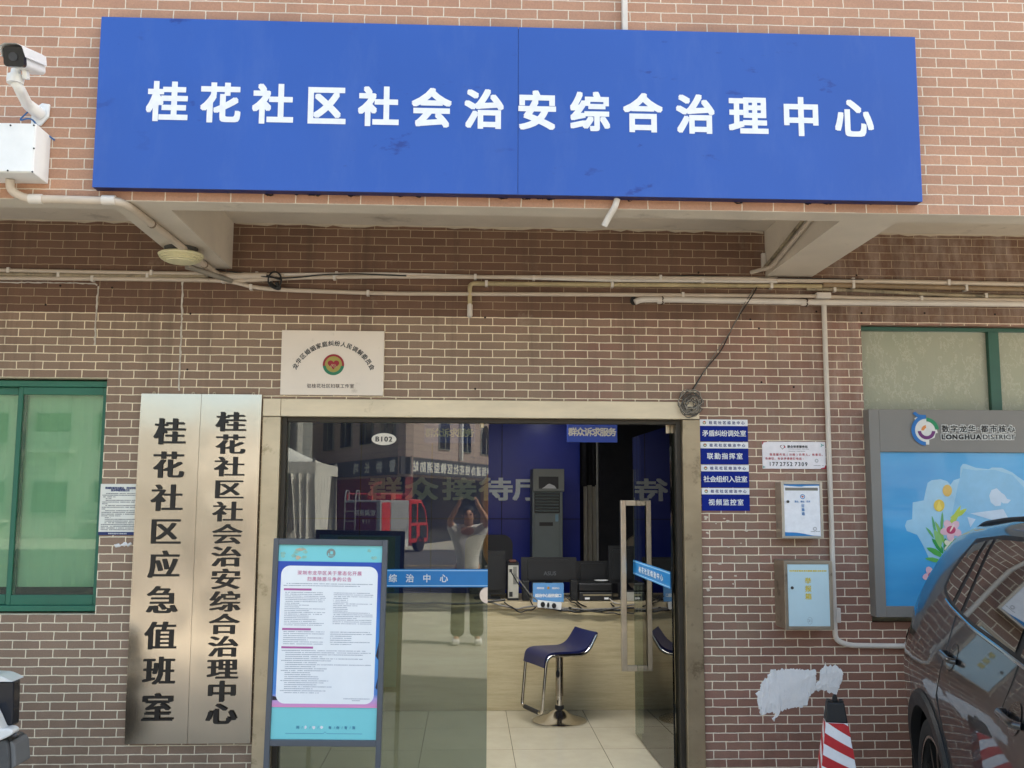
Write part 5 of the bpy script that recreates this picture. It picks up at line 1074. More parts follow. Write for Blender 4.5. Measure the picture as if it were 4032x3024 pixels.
# ---------------------------------------------------------------- parked car
def interp(tab, x):
    if x <= tab[0][0]: return tab[0][1]
    for (a, p), (b, q) in zip(tab, tab[1:]):
        if x <= b:
            u_ = (x-a)/(b-a); u_ = u_*u_*(3-2*u_)*.5+u_*.5; return p+(q-p)*u_
    return tab[-1][1]
def car():
    h = Vector((-.225, -.974, 0)).normalized(); l = Vector((-h.y, h.x, 0)); o = Vector((3.133, -1.269, 0))
    M = Matrix(((h.x, l.x, 0, o.x), (h.y, l.y, 0, o.y), (0, 0, 1, 0), (0, 0, 0, 1)))
    t = thing('parked_car', 'dark grey-brown SUV parked at the right with its tail toward the wall', 'car', tuple(o))
    m = bpy.data.materials.new('car_paint'); k = N(m); k.b.inputs['Base Color'].default_value = (.013, .0135, .015, 1); k.b.inputs['Metallic'].default_value = .35
    k.b.inputs['Roughness'].default_value = .32; k.b.inputs['Coat Weight'].default_value = 1; k.b.inputs['Coat Roughness'].default_value = .012; k.b.inputs['Coat IOR'].default_value = 1.65
    PAINT = m; TRIM = mat('car_trim', '161617', .5, var=.1, bump=.1, bscale=300); GLS = mat('car_glass', (.012, .013, .013), .02, var=0, spec=.9, coat=1.0)
    RUB = mat('tyre', '1b1b1b', .7, var=.15); CRM = mat('trim_chrome', (.55, .54, .52), .12, 1.0, var=0)
    ZT = [(-.93, .70), (-.90, .90), (-.84, 1.06), (-.76, 1.14), (-.66, 1.24), (-.54, 1.42), (-.44, 1.54), (-.34, 1.60), (-.1, 1.635), (.4, 1.67), (1.0, 1.68), (1.6, 1.64), (2.0, 1.52), (2.5, 1.22), (2.75, 1.10), (3.3, 1.02), (3.6, .86), (3.74, .62)]
    WD_ = [(-.93, .55), (-.90, .70), (-.82, .82), (-.70, .885), (-.55, .92), (-.3, .938), (0, .945), (2.9, .94), (3.4, .86), (3.65, .70), (3.74, .5)]
    def section(x):
        zt, W = interp(ZT, x), interp(WD_, x); zb = .24+(.12*max(0, (-x-.5)/.43) if x < -.5 else 0)
        belt = min(1.03, zt-.03); sh = min(zb+.1, .5)
        g = max(0, zt-1.06); gw = W*(.985-.50*min(g, .62)*.62/.62*.9)
        pts = [(0, zb), (W*.86, zb), (W*.955, zb+.10), (W*.985, zb+(belt-zb)*.42), (W*.995, zb+(belt-zb)*.62), (W*1.0, zb+(belt-zb)*.80), (W*.985, zb+(belt-zb)*.92), (W*.965, belt)]
        for f, s in ((.25, 0), (.5, 0), (.75, 0), (.92, .012), (.985, .06)):
            z = belt+(zt-belt)*f; yy = W*.965+(gw-W*.965)*min(f, .93)/.93
            pts.append((yy-s*1.2, z))
        pts += [(gw*.72 if g > .02 else W*.8, zt-.006), (0, zt)]
        return pts
    xs_ = [-.93, -.915, -.9, -.87, -.84, -.8, -.76, -.71, -.66, -.6, -.54, -.49, -.44, -.39, -.34, -.28]+[-.22+.08*i for i in range(46)]+[3.5, 3.6, 3.68, 3.74]
    def fine(p):                                         # resample the section densely for smooth flanks
        out = []
        for a, b in zip(p, p[1:]):
            n = max(1, int(math.hypot(b[0]-a[0], b[1]-a[1])/.045)); n = min(n, 12)
            out.append((a, b, n))
        return out
    base = [min(12, max(1, q[2])) for q in fine(section(.6))]
    def dense(x):
        p = section(x); r = []
        for (a, b), n in zip(zip(p, p[1:]), base): r += [(a[0]+(b[0]-a[0])*i/n, a[1]+(b[1]-a[1])*i/n) for i in range(n)]
        return r+[p[-1]]
    ring_ = [[(x, y, z) for y, z in dense(x)] for x in xs_]; n = len(ring_[0])
    mb = MB(); AR = .425
    for sgn in (-1, 1):
        vs = [(x, sgn*y, z) for r in ring_ for x, y, z in r]; fs = []
        for i in range(len(xs_)-1):
            for j in range(n-1):
                q = [vs[i*n+j], vs[i*n+j+1], vs[(i+1)*n+j+1], vs[(i+1)*n+j]]; cx = sum(v[0] for v in q)/4; cz = sum(v[2] for v in q)/4; cy = abs(sum(v[1] for v in q)/4)
                if cy > .5 and cz < .95 and any(math.hypot(cx-wx_, (cz-.355)) < AR for wx_ in (0, 2.81)): continue
                fs.append((i*n+j, i*n+j+1, (i+1)*n+j+1, (i+1)*n+j))
        mb.add(vs, fs)
    b = mb.build('body', PAINT, t, M=M)
    bm = bmesh.new(); bm.from_mesh(b.data); bmesh.ops.remove_doubles(bm, verts=bm.verts, dist=.0008); bmesh.ops.recalc_face_normals(bm, faces=bm.faces)
    for _ in range(2): bmesh.ops.smooth_vert(bm, verts=[v for v in bm.verts if not v.is_boundary], factor=.35, use_axis_x=True, use_axis_y=True, use_axis_z=True)
    bm.to_mesh(b.data); bm.free()
    for p in b.data.polygons: p.use_smooth = True
    def skin(x, z):                                       # half width of the flank at height z
        p = dense(x)[2:]
        for (y0, z0), (y1, z1) in zip(p, p[1:]):
            if z0 <= z <= z1 and z1 > z0: return y0+(y1-y0)*(z-z0)/(z1-z0)
        return p[-1][0]
    def on(x, z, e=.006): return M @ Vector((x, -(skin(x, z)+e), z))
    def patch(pts, name, m_, e0, par, res=.05):           # polygon on the flank, following its curve, with thickness
        b = bmesh.new(); f = b.faces.new([b.verts.new((x, 0, z)) for x, z in pts])
        bmesh.ops.triangulate(b, faces=[f])
        bmesh.ops.subdivide_edges(b, edges=b.edges, cuts=5, use_grid_fill=True)
        for v in b.verts: v.co = on(v.co.x, v.co.z, e0)
        me = bpy.data.meshes.new(name); bmesh.ops.recalc_face_normals(b, faces=b.faces); b.to_mesh(me); b.free(); me.materials.append(m_)
        for p in me.polygons: p.use_smooth = True
        o_ = bpy.data.objects.new(name, me); C.objects.link(o_); adopt(o_, par); return o_
    frame = [(-.09, 1.315), (-.07, 1.40), (.12, 1.565), (.5, 1.595), (1.2, 1.60), (2.2, 1.30), (2.2, 1.10), (1.4, 1.155), (.6, 1.205), (.2, 1.245), (.02, 1.28)]
    wf = patch(frame, 'window_surround', TRIM, .006, t)
    patch([(-.03, 1.325), (-.015, 1.39), (.15, 1.54), (.30, 1.562), (.165, 1.27), (.06, 1.292)], 'rear_quarter_window', GLS, .010, t)
    patch([(.345, 1.566), (.40, 1.572), (.345, 1.245), (.225, 1.262)], 'door_quarter_window', GLS, .010, t)
    patch([(.445, 1.575), (1.18, 1.583), (1.18, 1.188), (.6, 1.222), (.395, 1.24)], 'side_window', GLS, .010, t)
    patch([(1.25, 1.583), (2.05, 1.31), (2.1, 1.13), (1.25, 1.183)], 'side_window', GLS, .010, t)
    ch = [on(x, z, .012) for x, z in ((.06, 1.268), (.2, 1.245), (.6, 1.202), (1.0, 1.178), (1.4, 1.152), (2.2, 1.098))]
    MB().tube(round_path(ch, .1), .0085, 8).build('window_trim', CRM, t, smooth=True)
    # arch lips, cladding, wheel wells and wheels
    for wx_ in (0, 2.81):
        for sgn in (-1, 1):
            mb = MB(); vs = []; N_ = 36
            for i in range(N_+1):
                a = R(-22+224*i/N_)
                for r_, dy in ((AR-.035, -.03), (AR-.03, .016), (AR+.035, .018), (AR+.05, .004), (AR+.05, -.03)):
                    x, z = wx_+r_*math.cos(a), max(.2, .355+r_*math.sin(a)); yy = skin(min(max(x, -.9), 3.7), max(z, .4)); vs.append((x, sgn*(yy+dy), z))
            mb.add(vs, [(i*5+j, i*5+j+1, (i+1)*5+j+1, (i+1)*5+j) for i in range(N_) for j in range(4)])
            mb.build('wheel_arch', TRIM, t, M=M, smooth=True)
            mb = MB(); vs = []
            for i in range(25):
                a = R(-25+230*i/24)
                for yy in (.92, .55): vs.append((wx_+AR*math.cos(a), sgn*yy, max(.2, .355+AR*math.sin(a))))
            mb.add(vs, [(i*2, i*2+1, i*2+3, i*2+2) for i in range(24)]); mb.add([(wx_-.5, sgn*.55, .2), (wx_+.5, sgn*.55, .2), (wx_+.5, sgn*.55, .85), (wx_-.5, sgn*.55, .85)], [(0, 1, 2, 3)])
            mb.build('wheel_well', mat('well_black', '0a0a0a', .9, var=0), t, M=M)
            c_ = M @ Vector((wx_, sgn*.80, .352)); Mw = Matrix.Translation(c_) @ M.to_3x3().to_4x4() @ Matrix.Rotation(R(90*(1 if sgn < 0 else -1)), 4, 'X')
            w_ = MB().lathe([(.245, -.11), (.33, -.115), (.350, -.09), (.353, 0), (.350, .085), (.335, .108), (.30, .116), (.262, .112), (.258, .09), (.245, -.10)], (0, 0, 0), seg=56, M=Mw).build('wheel', RUB, t, smooth=True)
            RIM = mat('rim_dark', '3a3836', .3, .7, var=.05); FACE = mat('rim_face', (.62, .55, .48), .25, .9, var=.05)
            rim = MB().lathe([(.2575, .09), (.262, .105), (.255, .108), (.245, .095), (.238, .0), (.236, -.09), (.2, -.1), (.06, -.09)], (0, 0, 0), seg=56, M=Mw, cap=False).build('rim', RIM, w_, smooth=True)
            mb = MB(); m2 = MB()
            for i in range(5):
                for d_ in (-.16, .16):
                    a0, a1 = 1.2566*i+d_*1.25, 1.2566*i+d_*1.9
                    p0, p1 = Vector((.055*math.cos(1.2566*i), .055*math.sin(1.2566*i))), Vector((.246*math.cos(a1), .246*math.sin(a1))); q = (p1-p0).normalized(); nn = Vector((-q.y, q.x))
                    a_, b_, c2, d2 = p0+nn*.017, p0-nn*.017, p1-nn*.013, p1+nn*.013
                    mb.add([Mw @ Vector((*v, z_)) for z_ in (.055, .088) for v in (a_, b_, c2, d2)], [(0, 1, 2, 3), (4, 7, 6, 5), (0, 4, 5, 1), (1, 5, 6, 2), (2, 6, 7, 3), (3, 7, 4, 0)])
                    e_, f_ = (a_, d2) if d_ > 0 else (b_, c2)
                    m2.add([Mw @ Vector((*v, .0885)) for v in (e_, e_+(nn if d_ < 0 else -nn)*.006, f_+(nn if d_ < 0 else -nn)*.006, f_)], [(0, 1, 2, 3)])
            mb.build('spoke', RIM, w_); m2.build('spoke_edge', FACE, w_)
            MB().lathe([(.062, .05), (.062, .085), (.03, .093), (.001, .094)], (0, 0, 0), seg=24, M=Mw).build('hub', RIM, w_, smooth=True)
            MB().lathe([(.246, .1085), (.2585, .1085), (.2585, .1095), (.246, .1095), (.246, .1085)], (0, 0, 0), seg=56, M=Mw, cap=False).build('rim_edge', FACE, w_)
    # doors: shut lines and handles, on the side toward the camera
    seams = [[(.30, .86), (.33, .98), (.30, 1.12), (.26, 1.245)], [(1.20, .40), (1.215, .7), (1.20, .95), (1.24, 1.07), (1.235, 1.17)], [(.30, .86), (.42, .62), (.50, .46), (.60, .40), (1.20, .40), (2.2, .40), (2.3, .9), (2.25, 1.08)]]
    for s_ in seams: MB().tube(round_path([on(x, z, .0005) for x, z in s_], .06, 6), .0035, 6).build('shut_line', BLACK, t, smooth=True)
    for hx, hz in ((.44, 1.055), (1.36, .985)):
        cup = patch(disc(hx, hz, .068, .058, 20), 'handle_cup', mat('handle_cup', (.02, .018, .017), .15, .3, var=0, coat=1.0), .002, t)
        MB().tube(round_path([on(hx-.10, hz+.004, .004), on(hx-.085, hz+.006, .034), on(hx+.075, hz-.004, .034), on(hx+.10, hz-.006, .004)], .03, 5), .0135, 10).build('door_handle', PAINT, t, smooth=True)
    # tail lamps, roof rail, sill, bumper
    TL = mat('tail_red', '6d0f12', .12, var=.1, coat=1.0)
    for sgn in (-1, 1):
        mb = MB(); vs = []
        for x in (-.905, -.88, -.84, -.79, -.73, -.67, -.61):
            for z in (.955, .985, 1.015, 1.04):
                zz = min(z, interp(ZT, x)-.035); vs.append((x, sgn*(skin(x, zz)+.004), zz))
        mb.add(vs, [(i*4+j, i*4+j+1, (i+1)*4+j+1, (i+1)*4+j) for i in range(6) for j in range(3)]); mb.build('tail_lamp', TL, t, M=M, smooth=True)
        p = [(x, sgn*(skin(x, interp(ZT, x)-.02)-.045), interp(ZT, x)-.012+(.010 if 0 < i < 7 else -.01)) for i, x in enumerate((-.25, -.12, .2, .6, 1.0, 1.3, 1.5, 1.62))]
        MB().tube(round_path([M @ Vector(v) for v in p], .05), .013, 8).build('roof_rail', TRIM, t, smooth=True)
    MB().add([(x, s*(interp(WD_, x)*.93+.02), z) for s in (-1, 1) for x in (.48, 2.33) for z in (.23, .36)]+[(x, s*.6, .23) for s in (-1, 1) for x in (.48, 2.33)], [(0, 1, 3, 2), (4, 5, 7, 6), (0, 2, 9, 8), (4, 6, 11, 10)]).build('sill', TRIM, t, M=M)
    MB().box(-.90, -.70, -.62, .62, .26, .48).build('bumper', TRIM, t, M=M, bevel=.03)
    MB().add([(-.36, -.5, 1.615), (-.36, .5, 1.615), (-.56, .46, 1.555), (-.56, -.46, 1.555), (-.36, -.5, 1.585), (-.36, .5, 1.585), (-.56, .46, 1.535), (-.56, -.46, 1.535)], [(0, 1, 2, 3), (4, 7, 6, 5), (2, 6, 7, 3), (0, 3, 7, 4), (1, 5, 6, 2)]).build('spoiler', PAINT, t, M=M, bevel=.008)
    MB().add([(-.575, -.60, 1.355), (-.575, .60, 1.355), (-.70, .66, 1.19), (-.70, -.66, 1.19)], [(0, 1, 2, 3)]).build('rear_window', GLS, t, M=Matrix.Translation((0, 0, 0)) @ M @ Matrix.Translation((-.02, 0, .015)))
car()

# ---------------------------------------------------------------- white scooter at the lower left edge
def scooter():
    Y = -.95; f = lambda a, b, y=Y: at(a/3.575, 2560+b/3.575, y)
    c = f(-60, 1300); t = thing('electric_scooter', 'white electric scooter with a dark windscreen, cut by the lower left edge', 'scooter', (c.x, Y, 0))
    fl = lambda pts, y=Y: [(f(a, b, y).x, f(a, b, y).z) for a, b in pts]
    WH = mat('scooter_white', 'd9d9d6', .3, var=.03, coat=.5); NV = mat('windscreen_navy', '0d1420', .25, var=.1, coat=.2, spec=.3); GR = mat('scooter_grey', '4a4a4a', .6, var=.12, scale=30, bump=.15, bscale=200)
    MB().prism(fl([(212, 432), (190, 415), (130, 385), (60, 355), (0, 342), (-180, 335), (-330, 350), (-420, 430)]), Y-.03, Y+.10).build('windscreen_cap', WH, t, bevel=.008)
    MB().prism(fl([(210, 436), (205, 700), (193, 1045), (165, 1075), (-300, 1100), (-420, 1000), (-418, 436)]), Y-.012, Y+.06).build('windscreen', NV, t, bevel=.006)
    MB().prism(fl([(-8, 748), (60, 880), (135, 1055), (205, 1040), (262, 1046), (298, 1075), (298, 1120), (250, 1150), (180, 1185), (90, 1220), (40, 1226), (10, 1190), (-40, 1120), (-160, 1120), (-160, 860)]), Y-.09, Y-.013).build('front_cowl', WH, t, bevel=.012)
    MB().prism(fl([(232, 1162), (300, 1118), (328, 1130), (330, 1168), (290, 1178)]), Y-.07, Y-.03).build('turn_lamp', mat('lamp_smoke', '35353c', .2, coat=.6), t, bevel=.005)
    MB().prism(fl([(160, 1205), (242, 1178), (232, 1240), (205, 1258)]), Y-.05, Y+.02).build('joint_cover', BLACK, t)
    MB().prism(fl([(-420, 1236), (30, 1232), (165, 1215), (205, 1262), (222, 1420), (228, 1625), (170, 1650), (-420, 1690)]), Y-.07, Y+.12).build('leg_shield', GR, t, bevel=.01)
    MB().prism(fl([(206, 1255), (236, 1240), (275, 1300), (285, 1345), (300, 1590), (228, 1632), (222, 1420)]), Y-.055, Y+.10).build('shield_edge', mat('scooter_grey_light', '6b6b6a', .6, var=.1), t, bevel=.006)
    x = f(-330, 1500).x; RU = mat('tyre', '1b1b1b', .7)
    for dx in (0.0, -1.15): MB().lathe([(.13, -.045), (.20, -.05), (.225, -.02), (.225, .02), (.20, .05), (.13, .045)], (x+dx, Y+.03, .227), 'y', 32).build('wheel', RU, t, smooth=True)
    MB().box(x-1.15, x-.05, Y-.08, Y+.14, .26, .34).build('footboard', GR, t, bevel=.02); MB().prism([(x-1.3, .40), (x-.62, .42), (x-.58, .70), (x-.7, .78), (x-1.35, .80)], Y-.10, Y+.16).build('seat', BLACK, t, bevel=.03)
    MB().tube([(x-.25, Y-.30, .98), (x-.22, Y+.03, .95), (x-.25, Y+.36, .98)], .014, 8).build('handlebar', BLACK, t, smooth=True)
scooter()

# ---------------------------------------------------------------- the street behind the camera, which the glass reflects
def skin_mesh(name, joints, bones, m, parent, root=0, sub=2):
    me = bpy.data.meshes.new(name); ks = list(joints); ix = {k_: i for i, k_ in enumerate(ks)}
    me.from_pydata([joints[k_][0] for k_ in ks], [(ix[a], ix[b]) for a, b in bones], [])
    o = bpy.data.objects.new(name, me); C.objects.link(o); md = o.modifiers.new('skin', 'SKIN'); md.use_smooth_shade = True
    for i, k_ in enumerate(ks):
        r = joints[k_][1]; sv = me.skin_vertices[0].data[i]; sv.radius = r if isinstance(r, tuple) else (r, r); sv.use_root = (i == root)
    s = o.modifiers.new('sub', 'SUBSURF'); s.levels = sub; s.render_levels = sub
    dg = bpy.context.evaluated_depsgraph_get(); e = bpy.data.meshes.new_from_object(o.evaluated_get(dg)); bpy.data.objects.remove(o)
    o = bpy.data.objects.new(name, e); C.objects.link(o); e.materials.clear(); e.materials.append(m)
    for p in e.polygons: p.use_smooth = True
    adopt(o, parent); return o
def person():
    y = -6.10; t = thing('person', 'person in white t-shirt and black trousers photographing with raised arms, mirrored in the glass', 'person', (0, y, 0))
    SK = mat('skin', 'b98d74', .55, var=.05)
    J = {'pel': ((0, y, .88), (.135, .10)), 'sp': ((0, y-.01, 1.10), (.12, .09)), 'ch': ((0, y-.01, 1.28), (.145, .10)), 'nk': ((.005, y, 1.40), (.052, .052)), 'hd': ((.008, y+.02, 1.47), (.062, .068)), 'hc': ((.01, y+.03, 1.545), (.076, .092)), 'ht': ((.01, y+.02, 1.615), (.055, .065)), 'nose': ((.01, y+.125, 1.53), (.013, .013))}
    Bn = [('pel', 'sp'), ('sp', 'ch'), ('ch', 'nk'), ('nk', 'hd'), ('hd', 'hc'), ('hc', 'ht'), ('hc', 'nose')]
    for s, n in ((-1, 'l'), (1, 'r')):
        J.update({n+'h': ((s*.10, y, .82), (.085, .085)), n+'k': ((s*.115, y+.01, .46), (.055, .055)), n+'a': ((s*.12, y-.01, .09), (.038, .038)), n+'t': ((s*.14, y+.13, .045), (.036, .025)),
                  n+'s': ((s*.175, y, 1.37), (.055, .055)), n+'e': ((s*(.225 if s < 0 else .245), y+.08, 1.46), (.040, .040)), n+'w': ((s*.125, y+.19, 1.655), (.026, .026)), n+'p': ((s*.11, y+.205, 1.70), (.030, .018))})
        Bn += [('pel', n+'h'), (n+'h', n+'k'), (n+'k', n+'a'), (n+'a', n+'t'), ('ch', n+'s'), (n+'s', n+'e'), (n+'e', n+'w'), (n+'w', n+'p')]
        for q in range(4):
            J[n+f'f{q}'] = ((s*(.105-.006*q), y+.205+.006*q, 1.735+.004*q), (.0085, .0085)); J[n+f'g{q}'] = ((s*(.075-.004*q), y+.212+.006*q, 1.752-.013*q+.012), (.0075, .0075)); Bn += [(n+'p', n+f'f{q}'), (n+f'f{q}', n+f'g{q}')]
        J[n+'th'] = ((s*.085, y+.198, 1.685), (.010, .010)); Bn += [(n+'p', n+'th')]
    skin_mesh('body', J, Bn, SK, t)
    T = {'b': ((0, y, .80), (.16, .122)), 'w': ((0, y, 1.08), (.145, .112)), 'c': ((0, y, 1.27), (.152, .112)), 'n': ((.003, y, 1.375), (.085, .075))}; TB = [('b', 'w'), ('w', 'c'), ('c', 'n')]
    for s, n in ((-1, 'l'), (1, 'r')): T[n+'s'] = ((s*.18, y, 1.365), (.075, .075)); T[n+'m'] = ((s*.225, y+.05, 1.43), (.066, .066)); TB += [('c', n+'s'), (n+'s', n+'m')]
    skin_mesh('t_shirt', T, TB, mat('shirt_white', 'd6d4cf', .8, var=.08, scale=14, bump=.4, bscale=12), t)
    T = {'p': ((0, y, .90), (.15, .115))}; TB = []
    for s, n in ((-1, 'l'), (1, 'r')): T.update({n+'h': ((s*.095, y, .78), (.108, .108)), n+'k': ((s*.112, y+.01, .45), (.088, .09)), n+'a': ((s*.118, y, .075), (.092, .095))}); TB += [('p', n+'h'), (n+'h', n+'k'), (n+'k', n+'a')]
    skin_mesh('trousers', T, TB, mat('trouser_black', '17171a', .8), t)
    HR = mat('hair_black', '0f0d0c', .6)
    skin_mesh('hair', {'a': ((.01, y-.005, 1.56), (.084, .095)), 'b': ((.01, y+.015, 1.612), (.078, .092)), 'c': ((.01, y+.03, 1.645), (.05, .06))}, [('a', 'b'), ('b', 'c')], HR, t)
    FC = mat('face_dark', '2a1a15', .6)
    for s in (-1, 1):
        MB().lathe([(.001, -.004), (.011, 0), (.001, .004)], (.01+s*.030, y+.118, 1.548), 'y', 10).build('eye', FC, t); MB().lathe([(.001, -.006), (.018, 0), (.001, .006)], (.01+s*.082, y+.03, 1.53), 'x', 10).build('ear', SK, t)
        MB().box(.01+s*.030-.017, .01+s*.030+.017, y+.112, y+.120, 1.566, 1.572).build('eyebrow', HR, t)
        MB().box(s*.135-.045, s*.135+.045, y-.06, y+.19, .003, .075).build('shoe', WHITE, t, bevel=.025)
    MB().box(-.014, .034, y+.112, y+.119, 1.490, 1.496).build('mouth', mat('lips', '8a4f45', .5), t)
    ph = thing('phone', 'dark phone held up in both hands by the mirrored person', 'phone', (0, -5.885, 1.71)); MB().box(-.078, .078, -5.886, -5.8785, 1.708, 1.786).build('case', BLACK, ph, bevel=.003)
person()
def facade(name, m, parent, A, Bp, z0, z1, thick=.3):
    A, Bp = Vector(A), Vector(Bp); u = (Bp-A).normalized(); n = Vector((-u.y, u.x))
    L = (Bp-A).length; M = Matrix(((u.x, n.x, 0, A.x), (u.y, n.y, 0, A.y), (0, 0, 1, 0), (0, 0, 0, 1)))
    return MB().box(0, L, 0, thick, z0, z1).build(name, m, parent, M=M), M, L
def street():
    def tile(name, c1, c2, mo, w_, h_):
        m = bpy.data.materials.new(name); k = N(m); sp = k.n('SeparateXYZ'); k.l(k.pos(), sp.inputs[0]); cb = k.n('CombineXYZ'); k.l(k.math('ADD', sp.outputs[0], sp.outputs[1]), cb.inputs[0]); k.l(sp.outputs[2], cb.inputs[1])
        q = k.n('TexBrick', i_Scale=1.0, i_Mortar_Size=.012, i_Brick_Width=w_, i_Row_Height=h_, offset=0.0); q.inputs['Color1'].default_value = col(c1); q.inputs['Color2'].default_value = col(c2); q.inputs['Mortar'].default_value = col(mo); k.l(cb.outputs[0], q.inputs['Vector'])
        st = k.ramp(k.noise(.6, 6, .7, stretch=(1, 1, .3)), [(.3, (.8, .8, .78, 1)), (.7, (1.05, 1.05, 1.05, 1))]); k.l(k.mix(1.0, q.outputs[0], st, 'MULTIPLY'), k.b.inputs['Base Color']); k.b.inputs['Roughness'].default_value = .6; return m
    PINK = tile('street_pink_tile', 'b3a097', 'ab988f', '857a74', .55, .25); WHT = tile('street_white_tile', 'c2c0b8', 'b8b6ae', '8b8980', .6, .3); REDT = tile('street_red_tile', '8c3a3a', '843434', '5c2b2b', .2, .2)
    DG = mat('street_dark_glass', '14171a', .12, var=.2, scale=1); SGN = mat('street_sign_grey', '4b4b4e', .6, var=.1); TX = flat('street_sign_text', 'd6d6d2'); FRM = mat('street_window_frame', '8f9490', .5)
    t = thing('corner_shop_building', 'pink tiled corner building with dark sign bands across the street, seen in the glass', 'building', (-2.3, -30, 0))
    Cn, Le, Ri = (-2.3, -30), (-7.6, -42), (1.6, -41)
    o, ML, LL = facade('wall', REDT, t, Cn, Le, 0, 2.5); facade('upper_wall', PINK, t, Cn, Le, 2.5, 8.2)
    o, MR, LR = facade('wall', PINK, t, Ri, Cn, 2.5, 8.2); facade('shop_front', DG, t, Ri, Cn, 0, 2.5, .2)
    MB().box(0.0, LL, -.18, -.002, 2.60, 3.25).build('sign_band', SGN, t, M=ML); MB().box(0.0, LR, -.18, -.002, 2.60, 3.22).build('sign_band', SGN, t, M=MR)
    letters([(c, .9+i*1.5, 2.92, .72, .46) for i, c in enumerate('警钟长鸣 防微杜渐'[:9])], -.19, .03, M=ML).build('sign_lettering', TX, t)
    letters([(c, LR-.5-(13-i)*.72, 2.9, .62, .42) for i, c in enumerate('观澜街道办桂花社区微型消防站')], -.19, .03, M=MR).build('sign_lettering', TX, t)
    def window(x, z, w_, h_, M, arch=False):
        pts = [(x-w_/2, z), (x+w_/2, z), (x+w_/2, z+h_)]+([(x+w_/2*math.cos(a), z+h_+w_/2*math.sin(a)) for a in [R(20*i) for i in range(1, 9)]] if arch else [])+[(x-w_/2, z+h_)]
        q = MB().prism([(x+(a-x)*1.12, z+(b-z)*1.05-.04) for a, b in pts], -.05, -.002, M).build('window', FRM, t); MB().prism(pts, -.07, -.051, M).build('pane', DG, q)
        MB().box(x-.03, x+.03, -.085, -.071, z, z+h_, M).build('mullion', FRM, q)
    for fl in range(2):
        for x in (2.6, 5.2, 7.8): window(x, 3.7+fl*2.7, 1.1, .75, MR, True)
        for x in (2.0, 4.6, 7.4, 10.2): window(x, 3.9+fl*2.7, 1.5, 1.3, ML)
    MB().box(5.9, 6.05, -.16, -.03, 3.3, 8.2, MR).box(1.1, 1.2, -.14, -.03, 3.3, 8.2, MR).build('drain_pipe', TX, t)
    MB().box(.2, .9, -.35, -.19, 3.3, 3.55, MR).build('flood_lamp', SGN, t)
    def block(label, x0, x1, y, h_, m, nx, nz, z00=1.0):
        t = thing('apartment_block', label, 'building', ((x0+x1)/2, y, 0)); MB().box(x0, x1, y-8, y, 0, h_).build('wall', m, t)
        for i in range(nx):
            for j in range(nz):
                x = x0+(i+.5)*(x1-x0)/nx; z = z00+j*2.9; q = MB().box(x-.8, x+.8, y+.002, y+.06, z, z+1.4).build('window', FRM, t); MB().box(x-.72, x+.72, y+.0605, y+.075, z+.08, z+1.32).build('pane', DG, q)
                if (i+j) % 2: MB().box(x-.95, x+.95, y+.002, y+.7, z-.35, z-.22).build('balcony', m, t); MB().box(x-.95, x+.95, y+.66, y+.7, z-.219, z+.5).build('railing', FRM, t)
    block('white tiled apartment block across the street behind the tent', -24, -8.4, -36, 8.2, WHT, 6, 2)
    block('pink apartment block across the street at the far right', 4.5, 24, -44, 8.6, PINK, 6, 2)
    block('long pale block closing the street beyond the corner shop', -60, 60, -64, 8.4, WHT, 22, 2)
    block('pale grey block down the street at the left', -52, -30, -30, 9, PINK, 6, 3)
    # mini fire truck
    hd = Vector((.45, -.893, 0)); lf = Vector((.893, .45, 0)); co = Vector((-2.66, -24, 0)); org = co-lf*.66
    M = Matrix(((hd.x, lf.x, 0, org.x), (hd.y, lf.y, 0, org.y), (0, 0, 1, 0), (0, 0, 0, 1)))
    t = thing('mini_fire_truck', 'small red fire truck with a ladder, parked across the street, seen in the glass', 'fire truck', tuple(org))
    RED_ = mat('truck_red', 'b81820', .3, var=.05, coat=.6); MAR = mat('truck_maroon', '6a1230', .4, var=.05); SIL = mat('truck_silver', 'a9aaac', .35, .4); WH_ = mat('truck_white', 'c8c8c6', .4)
    MB().box(0.02, 1.75, -.66, .66, .42, 1.66).build('body', SIL, t, M=M, bevel=.02)
    MB().box(.0, .0195, -.60, .52, .42, 1.60).build('rear_panel', MAR, t, M=M); MB().box(.10, .58, .662, .675, .46, 1.6).build('side_panel', RED_, t, M=M)
    sh = MB().box(.62, 1.68, .662, .675, .75, 1.58).build('roller_shutter', SIL, t, M=M); mb = MB()
    for i in range(12): mb.box(.63, 1.67, .6755, .680, .77+i*.067, .80+i*.067)
    mb.build('shutter_rib', mat('shutter_grey', '8f9092', .4), sh, M=M)
    MB().box(.10, 1.70, .662, .672, .20, .44).build('skirt', WH_, t, M=M)
    cb = MB().prism([(1.78, .30), (3.0, .30), (3.02, .75), (2.85, 1.35), (2.55, 1.68), (1.78, 1.70)], -.64, .66).build('cab', RED_, t, M=M, bevel=.04)
    MB().prism([(1.90, .95), (2.22, .95), (2.22, 1.55), (1.90, 1.55)], .664, .672).prism([(2.32, .95), (2.86, .95), (2.74, 1.33), (2.5, 1.57), (2.32, 1.57)], .664, .672).prism([(1.90, .45), (2.22, .45), (2.22, .85), (1.90, .85)], .664, .672).prism([(2.45, .45), (2.9, .45), (2.9, .85), (2.45, .85)], .664, .672).build('side_glass', DG, cb, M=M)
    MB().add([(3.03, -.55, .80), (3.03, .55, .80), (2.60, .5, 1.64), (2.60, -.5, 1.64)], [(0, 1, 2, 3)]).build('windscreen', DG, cb, M=M)
